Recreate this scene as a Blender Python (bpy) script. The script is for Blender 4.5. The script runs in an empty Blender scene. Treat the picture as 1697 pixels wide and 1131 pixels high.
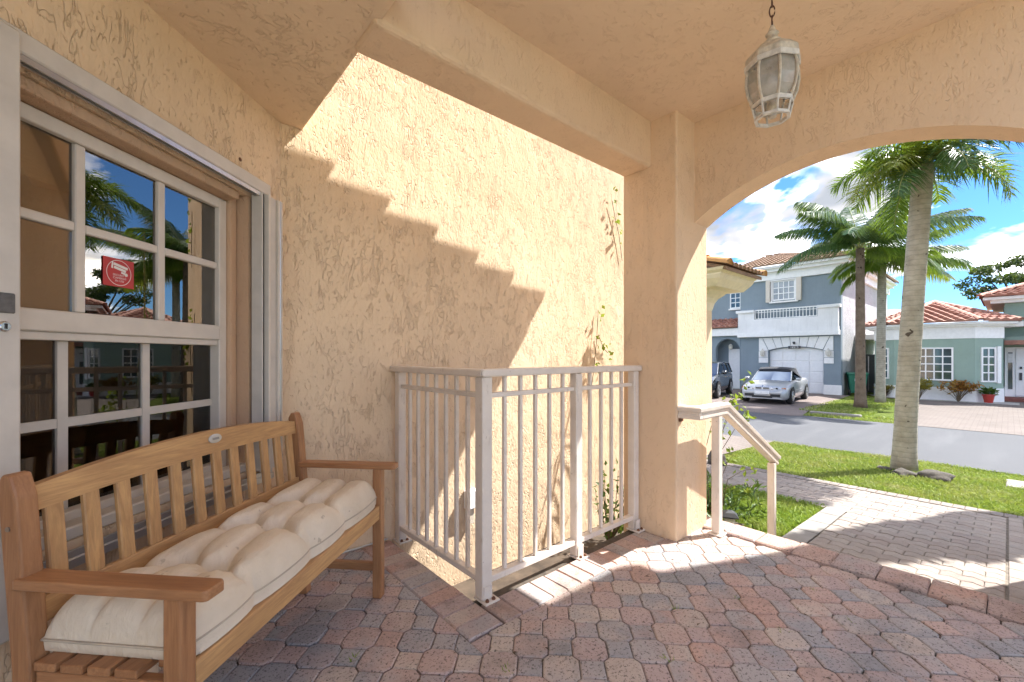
import bpy, bmesh, math, random
import numpy as np
from mathutils import Vector, Matrix, Euler
random.seed(7); rng = np.random.default_rng(7)
PI = math.pi
sc = bpy.context.scene
COL = sc.collection

# ------------------------------------------------------------------ camera
cam_d = bpy.data.cameras.new('camera'); cam = bpy.data.objects.new('camera', cam_d); COL.objects.link(cam)
cam_d.sensor_width = 36; cam_d.lens = 713.0 / 1697 * 36
cam_d.shift_y = 24.5 / 1697
cam_d.clip_start = 0.05; cam_d.clip_end = 2000
cam.location = (0, 0, 1.15)
cam.rotation_euler = (PI / 2, 0, math.radians(49.06 - 90))
sc.camera = cam

# ------------------------------------------------------------------ world and sun
SUN = Vector((1, -0.45, 1.389)).normalized()
w = bpy.data.worlds.new('World'); sc.world = w; w.use_nodes = True
nt = w.node_tree; nt.nodes.clear()
def wn(t, **k):
    n = nt.nodes.new(t)
    for a, b in k.items(): setattr(n, a, b)
    return n
out = wn('ShaderNodeOutputWorld'); bg = wn('ShaderNodeBackground'); sky = wn('ShaderNodeTexSky')
sky.sky_type = 'NISHITA'; sky.sun_disc = False
sky.sun_elevation = math.asin(SUN.z); sky.sun_rotation = math.atan2(SUN.x, SUN.y)
sky.air_density = 0.8; sky.dust_density = 0.1; sky.ozone_density = 4.0
bg.inputs['Strength'].default_value = 0.15
tc = wn('ShaderNodeTexCoord')
sep = wn('ShaderNodeSeparateXYZ'); nt.links.new(tc.outputs['Generated'], sep.inputs[0])
mx = wn('ShaderNodeMath', operation='MAXIMUM'); nt.links.new(sep.outputs['Z'], mx.inputs[0]); mx.inputs[1].default_value = 0.0
ad = wn('ShaderNodeMath', operation='ADD'); nt.links.new(mx.outputs[0], ad.inputs[0]); ad.inputs[1].default_value = 0.32
dv = wn('ShaderNodeVectorMath', operation='DIVIDE'); nt.links.new(tc.outputs['Generated'], dv.inputs[0])
cb = wn('ShaderNodeCombineXYZ')
for i in range(3): nt.links.new(ad.outputs[0], cb.inputs[i])
nt.links.new(cb.outputs[0], dv.inputs[1])
mp = wn('ShaderNodeMapping'); mp.inputs['Location'].default_value = (2.35, 0.62, 0.0); mp.inputs['Scale'].default_value = (1, 1, 1.25)
nt.links.new(dv.outputs[0], mp.inputs[0])
cn = wn('ShaderNodeTexNoise'); cn.inputs['Scale'].default_value = 2.6; cn.inputs['Detail'].default_value = 6; cn.inputs['Roughness'].default_value = 0.54
cn.inputs['Distortion'].default_value = 0.25
nt.links.new(mp.outputs[0], cn.inputs['Vector'])
cr = wn('ShaderNodeValToRGB'); cr.color_ramp.elements[0].position = 0.475; cr.color_ramp.elements[1].position = 0.60
nt.links.new(cn.outputs['Fac'], cr.inputs[0])
c2 = wn('ShaderNodeTexNoise'); c2.inputs['Scale'].default_value = 4.0; c2.inputs['Detail'].default_value = 3
nt.links.new(mp.outputs[0], c2.inputs['Vector'])
cc = wn('ShaderNodeValToRGB'); cc.color_ramp.elements[0].position = 0.34; cc.color_ramp.elements[1].position = 0.60; e3 = cc.color_ramp.elements.new(0.45); e3.color = (1.3, 1.3, 1.35, 1)
cc.color_ramp.elements[0].color = (0.85, 0.91, 1.02, 1); cc.color_ramp.elements[-1].color = (11.0, 10.9, 10.8, 1)
nt.links.new(c2.outputs['Fac'], cc.inputs[0])
mixs = wn('ShaderNodeMixRGB'); nt.links.new(cr.outputs[0], mixs.inputs[0])
skm = wn('ShaderNodeMixRGB', blend_type='MULTIPLY'); skm.inputs[0].default_value = 1; skm.inputs[2].default_value = (0.165, 0.265, 0.37, 1); nt.links.new(sky.outputs[0], skm.inputs[1]); nt.links.new(skm.outputs[0], mixs.inputs[1]); nt.links.new(cc.outputs[0], mixs.inputs[2])
nt.links.new(mixs.outputs[0], bg.inputs['Color']); nt.links.new(bg.outputs[0], out.inputs['Surface'])

sl = bpy.data.lights.new('sun', 'SUN'); sl.energy = 2.65; sl.angle = math.radians(0.5); sl.color = (1.0, 0.965, 0.92)
so = bpy.data.objects.new('sun', sl); COL.objects.link(so); so.rotation_euler = SUN.to_track_quat('Z', 'Y').to_euler(); so.location = SUN * 40

sc.render.engine = 'CYCLES'
sc.view_settings.view_transform = 'Standard'; sc.view_settings.look = 'None'
sc.view_settings.exposure = 2.35; sc.view_settings.gamma = 1.0
sc.view_settings.use_curve_mapping = False
sc.cycles.max_bounces = 10; sc.cycles.diffuse_bounces = 5; sc.cycles.glossy_bounces = 4; sc.cycles.transparent_max_bounces = 12
sc.cycles.use_denoising = True; sc.cycles.use_adaptive_sampling = True; sc.cycles.adaptive_threshold = 0.02
sc.cycles.sample_clamp_indirect = 8

# ------------------------------------------------------------------ materials
MATS = {}
class NT:
    def __init__(s, name):
        s.m = bpy.data.materials.new(name); s.m.use_nodes = True; s.t = s.m.node_tree
        s.b = s.t.nodes['Principled BSDF']; s.o = s.t.nodes['Material Output']
        s.tc = s.t.nodes.new('ShaderNodeTexCoord')
    def n(s, t, **k):
        n = s.t.nodes.new(t)
        for a, b in k.items(): setattr(n, a, b)
        return n
    def l(s, a, b): s.t.links.new(a, b)
    def coord(s, scale=(1, 1, 1), loc=(0, 0, 0), rot=(0, 0, 0), kind='Object'):
        m = s.n('ShaderNodeMapping'); m.inputs['Scale'].default_value = scale; m.inputs['Location'].default_value = loc
        m.inputs['Rotation'].default_value = rot
        s.l(s.tc.outputs[kind], m.inputs[0]); return m.outputs[0]
    def noise(s, vec, scale, detail=3, rough=0.5, dist=0.0):
        n = s.n('ShaderNodeTexNoise'); n.inputs['Scale'].default_value = scale; n.inputs['Detail'].default_value = detail
        n.inputs['Roughness'].default_value = rough; n.inputs['Distortion'].default_value = dist
        s.l(vec, n.inputs['Vector']); return n.outputs['Fac']
    def ramp(s, v, stops, interp='LINEAR'):
        r = s.n('ShaderNodeValToRGB'); r.color_ramp.interpolation = interp
        while len(r.color_ramp.elements) < len(stops): r.color_ramp.elements.new(0.5)
        for e, (p, c) in zip(r.color_ramp.elements, stops):
            e.position = p; e.color = (c, c, c, 1) if isinstance(c, (int, float)) else (*c, 1)
        s.l(v, r.inputs[0]); return r.outputs[0]
    def math(s, op, a, b=None, clamp=False):
        n = s.n('ShaderNodeMath', operation=op); n.use_clamp = clamp
        for i, v in enumerate((a, b)):
            if v is None: continue
            if isinstance(v, (int, float)): n.inputs[i].default_value = v
            else: s.l(v, n.inputs[i])
        return n.outputs[0]
    def mix(s, f, a, b, mode='MIX'):
        n = s.n('ShaderNodeMixRGB', blend_type=mode)
        for i, v in enumerate((f, a, b)):
            if isinstance(v, (int, float)): n.inputs[i].default_value = v if i == 0 else (v, v, v, 1)
            elif isinstance(v, tuple): n.inputs[i].default_value = (*v, 1)
            else: s.l(v, n.inputs[i])
        return n.outputs[0]
    def bump(s, h, strength=0.5, dist=0.01):
        b = s.n('ShaderNodeBump'); b.inputs['Strength'].default_value = strength; b.inputs['Distance'].default_value = dist
        s.l(h, b.inputs['Height']); s.l(b.outputs[0], s.b.inputs['Normal'])
    def rand(s): 
        return s.n('ShaderNodeObjectInfo').outputs['Random']
    def set(s, **k):
        names = dict(color='Base Color', rough='Roughness', metal='Metallic', spec='Specular IOR Level', coat='Coat Weight', trans='Transmission Weight', ior='IOR', alpha='Alpha')
        for a, v in k.items():
            i = s.b.inputs[names[a]]
            if isinstance(v, tuple): i.default_value = (*v, 1)
            elif isinstance(v, (int, float)): i.default_value = v
            else: s.l(v, i)
        return s
    def done(s, key): MATS[key] = s.m; return s.m

def plain(key, color, rough=0.5, metal=0.0, var=0.12, scale=9.0, spec=0.5, bump=0.0, bscale=60, coat=0.0, kind='Object'):
    t = NT(key); v = t.coord(kind=kind)
    n = t.noise(v, scale, 4, 0.6)
    c = t.mix(t.ramp(n, [(0.3, 0.0), (0.7, 1.0)]), tuple(a * (1 - var) for a in color), tuple(min(1, a * (1 + var)) for a in color))
    t.set(color=c, rough=rough, metal=metal, spec=spec, coat=coat)
    if bump: t.bump(t.noise(v, bscale, 3), bump, 0.004)
    return t.done(key)

def stucco(key, color, mottled=0.07, vert=0.3, strength=0.8, ridge_scale=28.0, dens=0.47, dist=0.008, dirt=0.0, soft=0.5, groove=0.06, stain=0.0):
    t = NT(key); vi = t.coord(); v = t.coord((1, 1, vert), rot=(0.10, 0.16, 0.0))
    n1 = t.noise(v, ridge_scale, 1.0, 0.5, 1.3)
    a = t.math('ABSOLUTE', t.math('SUBTRACT', n1, 0.5))
    ridge = t.ramp(a, [(0.0, 1.0), (0.010, 0.8), (0.030, 0.0)])
    patch = t.noise(vi, 2.4, 2, 0.6)
    br = t.noise(t.coord((1, 1, 0.6), (4, 1, 2)), 15.0, 1, 0.6)
    mask = t.ramp(t.math('ADD', t.math('MULTIPLY', patch, 0.55), t.math('MULTIPLY', br, 0.5)), [(dens + 0.035, 0.0), (dens + 0.075, 1.0)])
    nb = t.noise(t.coord((1, 1, vert * 1.2), (5.1, 2.7, 0.3), rot=(-0.2, -0.25, 0.3)), ridge_scale * 0.5, 2.0, 0.6, 1.6)
    ridgeb = t.math('MULTIPLY', t.ramp(t.math('ABSOLUTE', t.math('SUBTRACT', nb, 0.55)), [(0.0, 1.0), (0.006, 0.8), (0.018, 0.0)]), t.ramp(br, [(0.50, 0.0), (0.58, 0.9)]))
    n2 = t.noise(t.coord((1, 1, 0.55), (3.1, 7.7, 1.3)), ridge_scale * 2.4, 1.0, 0.5, 0.8)
    pits = t.ramp(n2, [(0.26, 1.0), (0.35, 0.0)])
    broad = t.noise(t.coord((1, 1, 0.5)), 6.0, 2, 0.6, 0.5)
    r = t.math('MAXIMUM', t.math('MAXIMUM', t.math('MULTIPLY', ridge, mask), ridgeb), t.math('MULTIPLY', pits, 0.7))
    h = t.math('SUBTRACT', t.math('ADD', t.math('MULTIPLY', broad, soft), t.math('MULTIPLY', n2, 0.30)), t.math('MULTIPLY', r, 0.42))
    c = t.mix(t.ramp(t.noise(vi, 1.3, 3, 0.65), [(0.3, 0.0), (0.7, 1.0)]), tuple(a_ * (1 - mottled) for a_ in color), tuple(min(1, a_ * (1 + mottled * 0.6)) for a_ in color))
    c = t.mix(t.math('MULTIPLY', r, groove), c, tuple(a_ * k_ for a_, k_ in zip(color, (0.52, 0.44, 0.38))))
    if dirt or stain:
        st = t.ramp(t.noise(t.coord((9, 9, 0.5)), 1.6, 4, 0.6), [(0.56, 0.0), (0.75, max(dirt, stain))])
        c = t.mix(st, c, tuple(a_ * 0.55 for a_ in color))
    t.set(color=c, rough=0.85, spec=0.25)
    t.bump(h, strength, dist)
    return t.done(key)

PEACH = (0.79, 0.60, 0.405)
stucco('stucco', PEACH, strength=1.0, dist=0.0105, dens=0.496, groove=0.08, stain=0.2, mottled=0.09, soft=0.9)
stucco('stucco_smooth', (0.76, 0.57, 0.385), strength=0.6, dens=0.53, dist=0.012, soft=0.35, stain=0.15)
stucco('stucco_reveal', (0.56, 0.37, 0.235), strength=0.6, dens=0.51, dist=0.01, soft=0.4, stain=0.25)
stucco('stucco_ceiling', (0.77, 0.595, 0.41), vert=1.0, strength=0.7, ridge_scale=15.0, dens=0.52, dist=0.009)
stucco('stucco_soffit', (0.77, 0.59, 0.40), vert=1.0, strength=0.9, ridge_scale=18.0, dens=0.50, dist=0.011)
stucco('stucco_far_grey', (0.235, 0.288, 0.33), strength=0.35, ridge_scale=5, dirt=0.2)
stucco('stucco_far_white', (0.82, 0.815, 0.82), strength=0.4, ridge_scale=5, dirt=0.25)
stucco('stucco_far_side', (0.50, 0.50, 0.51), strength=1.0, ridge_scale=4, dist=0.05, dirt=0.15)
stucco('stucco_far_green', (0.29, 0.385, 0.33), strength=0.3, ridge_scale=5)
plain('trim_white', (0.84, 0.835, 0.83), 0.6, var=0.05)
plain('cream_trim', (0.78, 0.66, 0.48), 0.7, var=0.08)
def rail_paint():
    t = NT('rail_paint'); v = t.coord()
    c = t.mix(t.ramp(t.noise(v, 9, 4, 0.65), [(0.3, 0.0), (0.7, 1.0)]), (0.68, 0.60, 0.52), (0.77, 0.695, 0.61))
    c = t.mix(t.ramp(t.noise(t.coord((1, 1, 0.25)), 26, 4, 0.7), [(0.60, 0.0), (0.74, 0.55)]), c, (0.34, 0.27, 0.20))
    ch = t.ramp(t.noise(t.coord(loc=(3, 3, 3)), 60, 3, 0.6), [(0.72, 0.0), (0.745, 0.9)])
    c = t.mix(ch, c, (0.20, 0.085, 0.04))
    t.set(color=c, rough=t.ramp(t.noise(v, 20, 3), [(0.3, 0.35), (0.7, 0.6)]), spec=0.45)
    t.bump(t.noise(v, 70, 3, 0.6), 0.25, 0.003); t.done('rail_paint')
rail_paint()
plain('frame_metal', (0.64, 0.575, 0.495), 0.45, var=0.06, scale=12)
plain('shutter_metal', (0.58, 0.53, 0.47), 0.42, var=0.08, scale=10)
plain('track_metal', (0.5, 0.5, 0.5), 0.3, metal=0.7, var=0.1)
plain('dark_gap', (0.03, 0.028, 0.025), 0.8)
plain('rust', (0.16, 0.07, 0.035), 0.8, var=0.4, scale=60)
plain('worn_patch', (0.12, 0.115, 0.11), 0.7, var=0.3, scale=80)
plain('bolt', (0.3, 0.24, 0.19), 0.5, metal=0.6)

def wood(key, a, b, scale=1.0, rough=0.45):
    t = NT(key); 
    oi = t.n('ShaderNodeObjectInfo')
    off = t.n('ShaderNodeVectorMath', operation='SCALE'); t.l(oi.outputs['Random'], off.inputs['Scale']); off.inputs[0].default_value = (17, 9, 13)
    add = t.n('ShaderNodeVectorMath', operation='ADD'); t.l(t.tc.outputs['Object'], add.inputs[0]); t.l(off.outputs[0], add.inputs[1])
    m = t.n('ShaderNodeMapping'); m.inputs['Scale'].default_value = (1.2, 14, 14) if key.endswith('x') else ((14, 14, 1.2) if key.endswith('z') else (14, 1.2, 14)); t.l(add.outputs[0], m.inputs[0])
    g = t.noise(m.outputs[0], 3.0 * scale, 6, 0.62, 1.2)
    g2 = t.noise(m.outputs[0], 14 * scale, 3, 0.6)
    br = t.noise(add.outputs[0], 4, 3)
    c = t.mix(t.ramp(g, [(0.32, 0.0), (0.68, 1.0)]), a, b)
    c = t.mix(t.math('MULTIPLY', t.ramp(g2, [(0.45, 0.0), (0.75, 1.0)]), 0.35), c, tuple(x * 0.5 for x in a))
    c = t.mix(t.math('MULTIPLY', t.ramp(br, [(0.4, 0.0), (0.7, 1.0)]), 0.35), c, tuple(x * 0.75 for x in a))
    t.set(color=c, rough=rough, spec=0.4)
    t.bump(g, 0.15, 0.002)
    return t.done(key)
for ax in 'xyz':
    wood('wood_' + ax, (0.42, 0.225, 0.095), (0.62, 0.365, 0.155))
    wood('wood_dark_' + ax, (0.31, 0.14, 0.06), (0.46, 0.225, 0.10), rough=0.4)

def fabric():
    t = NT('cushion_cloth'); v = t.coord()
    n = t.noise(v, 6, 5, 0.6); weave = t.noise(t.coord((1, 1, 1)), 700, 2)
    c = t.mix(t.ramp(n, [(0.3, 0.0), (0.7, 1.0)]), (0.64, 0.54, 0.41), (0.75, 0.65, 0.515))
    spots = t.ramp(t.noise(t.coord(loc=(3, 1, 0)), 30, 2), [(0.70, 0.0), (0.74, 1.0)])
    c = t.mix(t.math('MULTIPLY', spots, 0.5), c, (0.30, 0.23, 0.16))
    wr = t.noise(t.coord((1, 3, 1)), 22, 3, 0.6, 0.6)
    t.set(color=c, rough=0.95, spec=0.1)
    cs = t.noise(t.coord((1, 1.4, 1), (2, 5, 1)), 9, 4, 0.6, 1.4)
    t.bump(t.math('ADD', t.math('ADD', t.math('MULTIPLY', weave, 0.10), t.math('MULTIPLY', wr, 0.6)), t.math('MULTIPLY', cs, 1.4)), 0.5, 0.010)
    t.done('cushion_cloth')
fabric()
plain('piping_cloth', (0.5, 0.42, 0.32), 0.9)

def paver(key, cols, rough=0.85, speck=0.5, b=0.5, grime=0.3, gcol=(0.06, 0.06, 0.055)):
    t = NT(key); v = t.coord(); r = t.rand()
    oi = t.n('ShaderNodeObjectInfo')
    vv = t.n('ShaderNodeVectorMath', operation='ADD'); t.l(t.tc.outputs['Object'], vv.inputs[0]); t.l(oi.outputs['Location'], vv.inputs[1])
    base0 = t.ramp(r, [(i / len(cols), c) for i, c in enumerate(cols)], 'CONSTANT')
    r2 = t.math('FRACT', t.math('MULTIPLY', r, 37.7)); base1 = t.ramp(r2, [(i / len(cols), c) for i, c in enumerate(cols)], 'CONSTANT')
    bl_ = t.noise(vv.outputs[0], 6.5, 2, 0.6)
    base = t.mix(t.ramp(bl_, [(0.42, 0.0), (0.66, 0.75)]), base0, base1)
    n = t.noise(vv.outputs[0], 9, 4, 0.65)
    c = t.mix(t.ramp(n, [(0.3, 0.0), (0.75, 1.0)]), t.mix(0.24, base, (0.05, 0.045, 0.045)), t.mix(0.22, base, (0.42, 0.36, 0.30)))
    fl = t.noise(vv.outputs[0], 85, 3.5, 0.8)
    c = t.mix(t.ramp(fl, [(0.545, 0.0), (0.63, speck)]), c, (0.045, 0.04, 0.04))
    c = t.mix(t.ramp(fl, [(0.30, speck * 0.5), (0.40, 0.0)]), c, (0.42, 0.38, 0.34))
    gr = t.noise(vv.outputs[0], 4.5, 5, 0.7)
    c = t.mix(t.ramp(gr, [(0.5, 0.0), (0.75, grime)]), c, gcol)
    t.set(color=c, rough=rough, spec=0.3)
    h = t.math('ADD', t.math('MULTIPLY', fl, -0.7), t.noise(vv.outputs[0], 300, 2))
    t.bump(h, b, 0.006)
    return t.done(key)
RUST = (0.636, 0.418, 0.342); RUST2 = (0.618, 0.452, 0.392); TAN = (0.636, 0.531, 0.455); GREY = (0.425, 0.419, 0.429); GREY2 = (0.512, 0.474, 0.460); MAUVE = (0.571, 0.442, 0.412); SAND = (0.674, 0.569, 0.485)
paver('porch_paver', [RUST, MAUVE, GREY, RUST2, GREY2, MAUVE, TAN, GREY, RUST2, MAUVE, RUST2, GREY2, SAND, GREY], speck=0.8, grime=0.5)
paver('edge_brick', [RUST, RUST2, MAUVE, RUST, GREY2, RUST2, MAUVE, RUST], b=0.8, speck=0.8, grime=0.5)
paver('railing_brick', [RUST, TAN, RUST2, RUST, MAUVE, GREY2], grime=0.75)
paver('walk_paver', [(0.36, 0.305, 0.265), (0.33, 0.28, 0.245), (0.37, 0.325, 0.285), (0.31, 0.255, 0.225), (0.355, 0.31, 0.27)], speck=0.25, grime=0.2)
paver('walk_border', [(0.26, 0.22, 0.195), (0.28, 0.245, 0.215)], speck=0.2)
plain('joint_sand', (0.085, 0.07, 0.055), 0.95, var=0.4, scale=30)
plain('walk_joint', (0.17, 0.145, 0.115), 0.95, var=0.4, scale=25)
plain('bounce_paving', (0.30, 0.275, 0.25), 0.9, var=0.1, scale=3)
plain('soil', (0.075, 0.055, 0.038), 0.95, var=0.5, scale=8, bump=0.6, bscale=30)
plain('concrete', (0.27, 0.25, 0.225), 0.9, var=0.12, scale=4, bump=0.3)

def lawn():
    t = NT('lawn'); v = t.coord()
    n = t.noise(v, 1.2, 6, 0.65); f = t.noise(v, 40, 3, 0.7)
    c = t.mix(t.ramp(n, [(0.3, 0.0), (0.7, 1.0)]), (0.11, 0.165, 0.025), (0.19, 0.23, 0.05))
    c = t.mix(t.ramp(f, [(0.35, 0.0), (0.75, 0.8)]), c, (0.04, 0.065, 0.012))
    d = t.ramp(t.noise(t.coord(loc=(5, 5, 0)), 0.7, 5, 0.7), [(0.55, 0.0), (0.72, 0.6)])
    c = t.mix(d, c, (0.23, 0.19, 0.085))
    t.set(color=c, rough=0.95, spec=0.1); t.bump(f, 0.8, 0.05)
    t.done('lawn')
lawn()
def asphalt():
    t = NT('asphalt'); v = t.coord()
    f = t.noise(v, 120, 2, 0.7); n = t.noise(v, 0.6, 5, 0.6); p = t.noise(t.coord((0.25, 2, 1)), 1.0, 4)
    c = t.mix(n, (0.072, 0.076, 0.083), (0.10, 0.104, 0.112))
    c = t.mix(t.ramp(f, [(0.35, 0.5), (0.6, 0.0)]), c, (0.07, 0.07, 0.075))
    c = t.mix(t.ramp(p, [(0.5, 0.0), (0.7, 0.4)]), c, (0.135, 0.137, 0.145))
    t.set(color=c, rough=0.8, spec=0.35); t.bump(f, 0.4, 0.01); t.done('asphalt')
asphalt()
def far_pavers(key, a, b, sx, sy):
    t = NT(key); v = t.coord()
    br = t.n('ShaderNodeTexBrick'); br.inputs['Scale'].default_value = 1.0
    br.inputs['Brick Width'].default_value = sx; br.inputs['Row Height'].default_value = sy; br.inputs['Mortar Size'].default_value = 0.006
    br.inputs['Color1'].default_value = (*a, 1); br.inputs['Color2'].default_value = (*b, 1); br.inputs['Mortar'].default_value = (0.12, 0.10, 0.085, 1)
    t.l(t.coord(rot=(0, 0, PI / 2)), br.inputs['Vector'])
    c = t.mix(t.ramp(t.noise(v, 1.2, 5, 0.6), [(0.4, 0.0), (0.75, 0.5)]), br.outputs['Color'], tuple(x * 0.6 for x in a))
    t.set(color=c, rough=0.9, spec=0.2); t.done(key)
far_pavers('far_driveway', (0.20, 0.16, 0.148), (0.225, 0.185, 0.17), 0.22, 0.11)
far_pavers('far_driveway_pale', (0.19, 0.162, 0.145), (0.21, 0.182, 0.165), 0.22, 0.11)

def leaf(key, a, b, rough=0.45, trans=0.3, dry=None):
    t = NT(key)
    gi = t.n('ShaderNodeNewGeometry')
    c = t.mix(gi.outputs['Random Per Island'], a, b)
    if dry: c = t.mix(t.ramp(t.noise(t.coord(), 1.7, 5, 0.7), [(0.44, 0.0), (0.68, 0.75)]), c, dry)
    t.set(color=c, rough=rough, spec=0.4)
    tr = t.n('ShaderNodeBsdfTranslucent'); 
    t.l(t.mix(0.5, c, (0.28, 0.36, 0.03)), tr.inputs['Color'])
    ms = t.n('ShaderNodeMixShader'); ms.inputs[0].default_value = trans
    t.l(t.b.outputs[0], ms.inputs[1]); t.l(tr.outputs[0], ms.inputs[2]); t.l(ms.outputs[0], t.o.inputs['Surface'])
    return t.done(key)
leaf('grass_blade', (0.14, 0.25, 0.03), (0.32, 0.43, 0.07), 0.6, 0.35, (0.34, 0.38, 0.10))
leaf('lawn_blade', (0.15, 0.235, 0.035), (0.33, 0.40, 0.085), 0.6, 0.35, (0.40, 0.37, 0.14))
leaf('leaf_bush', (0.035, 0.085, 0.015), (0.09, 0.16, 0.03), 0.45)
leaf('leaf_vine', (0.16, 0.24, 0.03), (0.30, 0.36, 0.05), 0.5, 0.45)
leaf('leaf_dark', (0.025, 0.05, 0.018), (0.055, 0.085, 0.03), 0.4, 0.2)
leaf('leaf_croton', (0.30, 0.085, 0.03), (0.42, 0.24, 0.04), 0.4, 0.25)
leaf('leaf_croton_yellow', (0.24, 0.20, 0.03), (0.36, 0.30, 0.05), 0.4, 0.25)
leaf('leaf_tree', (0.028, 0.055, 0.022), (0.07, 0.105, 0.04), 0.5, 0.2)
leaf('palm_bright', (0.06, 0.14, 0.014), (0.15, 0.245, 0.03), 0.35, 0.4)
leaf('palm_dark', (0.03, 0.085, 0.035), (0.08, 0.155, 0.05), 0.32, 0.3)
leaf('palm_dead', (0.20, 0.13, 0.06), (0.30, 0.21, 0.10), 0.7, 0.2)
leaf('palm_yellow', (0.15, 0.20, 0.02), (0.28, 0.30, 0.05), 0.4, 0.4)
plain('palm_stem', (0.24, 0.25, 0.08), 0.6)
plain('twig', (0.12, 0.085, 0.05), 0.9)
def trunk(key, a, b, ring=9.0, dark=0.6):
    t = NT(key); v = t.coord()
    wv = t.n('ShaderNodeTexWave'); wv.bands_direction = 'Z'; wv.inputs['Scale'].default_value = ring / 6.28; wv.inputs['Distortion'].default_value = 2.5; wv.inputs['Detail'].default_value = 3; wv.inputs['Detail Scale'].default_value = 2.0
    t.l(v, wv.inputs['Vector'])
    n = t.noise(v, 5, 5, 0.65); f = t.noise(t.coord((1, 1, 0.3)), 40, 3)
    c = t.mix(t.ramp(n, [(0.35, 0.0), (0.7, 1.0)]), a, b)
    c = t.mix(t.ramp(wv.outputs['Fac'], [(0.0, dark), (0.16, 0.0)]), c, tuple(x * 0.45 for x in a))
    sp = t.ramp(t.noise(v, 7, 2), [(0.69, 0.0), (0.71, 0.85)])
    c = t.mix(sp, c, (0.035, 0.022, 0.015))
    t.set(color=c, rough=0.9, spec=0.15); t.bump(t.math('ADD', t.math('MULTIPLY', wv.outputs['Fac'], dark), f), 0.5, 0.012)
    return t.done(key)
trunk('trunk_pale', (0.26, 0.235, 0.185), (0.40, 0.37, 0.305), 24, 0.3)
trunk('trunk_brown', (0.145, 0.105, 0.075), (0.23, 0.175, 0.13), 60, 0.7)
plain('bark', (0.11, 0.085, 0.065), 0.95, var=0.4, scale=10, bump=0.6)
plain('rock', (0.085, 0.075, 0.062), 0.95, var=0.5, scale=12, bump=0.8, bscale=30)

def glass_window(key, tint, refl=0.35, rough=0.0, gcol=(0.78, 0.73, 0.66)):
    t = NT(key)
    gl = t.n('ShaderNodeBsdfGlossy'); gl.inputs['Roughness'].default_value = rough; gl.inputs['Color'].default_value = (*gcol, 1)
    tp = t.n('ShaderNodeBsdfTransparent'); tp.inputs['Color'].default_value = (*tint, 1)
    fr = t.n('ShaderNodeFresnel'); fr.inputs['IOR'].default_value = 1.5
    f = t.math('ADD', t.math('MULTIPLY', fr.outputs[0], 1.0), refl, True)
    ms = t.n('ShaderNodeMixShader'); t.l(f, ms.inputs[0]); t.l(tp.outputs[0], ms.inputs[1]); t.l(gl.outputs[0], ms.inputs[2])
    t.l(ms.outputs[0], t.o.inputs['Surface']); return t.done(key)
glass_window('window_glass', (0.75, 0.75, 0.75), 0.20)
glass_window('screened_glass', (0.45, 0.45, 0.47), 0.05)
glass_window('car_glass', (0.25, 0.27, 0.29), 0.0, gcol=(0.28, 0.33, 0.40))
plain('lantern_glass', (0.5, 0.5, 0.46), 0.25, var=0.35, scale=12, spec=0.6); MATS['lantern_glass'].node_tree.nodes['Principled BSDF'].inputs['Alpha'].default_value = 0.5
plain('far_glass', (0.05, 0.085, 0.10), 0.06, var=0.5, scale=1.2, spec=1.0)
plain('far_glass_blinds', (0.34, 0.36, 0.37), 0.2, var=0.25, scale=1.0, spec=0.8)
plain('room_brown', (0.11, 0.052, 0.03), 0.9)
def shade_mat():
    t = NT('woven_shade'); v = t.coord()
    wv = t.n('ShaderNodeTexWave'); wv.bands_direction = 'Z'; wv.inputs['Scale'].default_value = 26; wv.inputs['Distortion'].default_value = 0.6; t.l(v, wv.inputs['Vector'])
    n = t.noise(v, 260, 2)
    c = t.mix(wv.outputs['Fac'], (0.42, 0.27, 0.07), (0.62, 0.43, 0.15)); c = t.mix(t.ramp(n, [(0.4, 0.5), (0.6, 0.0)]), c, (0.25, 0.15, 0.04))
    t.set(color=c, rough=0.9); t.done('woven_shade')
shade_mat()
plain('sticker_red', (0.50, 0.035, 0.035), 0.45, var=0.05)
plain('sticker_white', (0.8, 0.76, 0.72), 0.5, var=0.03)
plain('lantern_paint', (0.56, 0.50, 0.40), 0.7, var=0.3, scale=40, bump=0.5)
plain('lantern_rim', (0.64, 0.61, 0.545), 0.6, var=0.2, scale=40, bump=0.3)
plain('chain_rust', (0.10, 0.045, 0.03), 0.75, var=0.4, scale=80)
def tile_mat(key, a, b, orange=False):
    t = NT(key); v = t.coord(); gi = t.n('ShaderNodeNewGeometry')
    c = t.mix(gi.outputs['Random Per Island'], a, b)
    c = t.mix(t.ramp(t.noise(v, 3.0, 5, 0.65), [(0.45, 0.0), (0.75, 0.6)]), c, tuple(x * 0.45 for x in a))
    t.set(color=c, rough=0.75, spec=0.3); t.bump(t.noise(v, 30, 3), 0.3, 0.01); return t.done(key)
tile_mat('tile_red', (0.33, 0.15, 0.11), (0.43, 0.225, 0.17))
tile_mat('tile_brown', (0.30, 0.185, 0.115), (0.40, 0.275, 0.19))
tile_mat('tile_orange', (0.48, 0.22, 0.06), (0.52, 0.27, 0.10))
tile_mat('tile_weathered', (0.22, 0.125, 0.075), (0.34, 0.20, 0.12))
plain('car_silver', (0.40, 0.41, 0.425), 0.3, metal=0.3, var=0.02, spec=0.6, coat=0.6)
plain('car_black', (0.012, 0.016, 0.022), 0.2, var=0.1, spec=0.6, coat=0.8)
plain('soft_top', (0.025, 0.027, 0.035), 0.9)
plain('tyre', (0.018, 0.018, 0.019), 0.8)
plain('alloy', (0.52, 0.53, 0.54), 0.3, metal=0.8)
plain('chrome', (0.7, 0.7, 0.72), 0.15, metal=0.9)
plain('car_trim', (0.02, 0.02, 0.022), 0.6)
plain('headlight_glass', (0.62, 0.64, 0.66), 0.1, metal=0.35, spec=0.8, var=0.3, scale=14)
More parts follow.
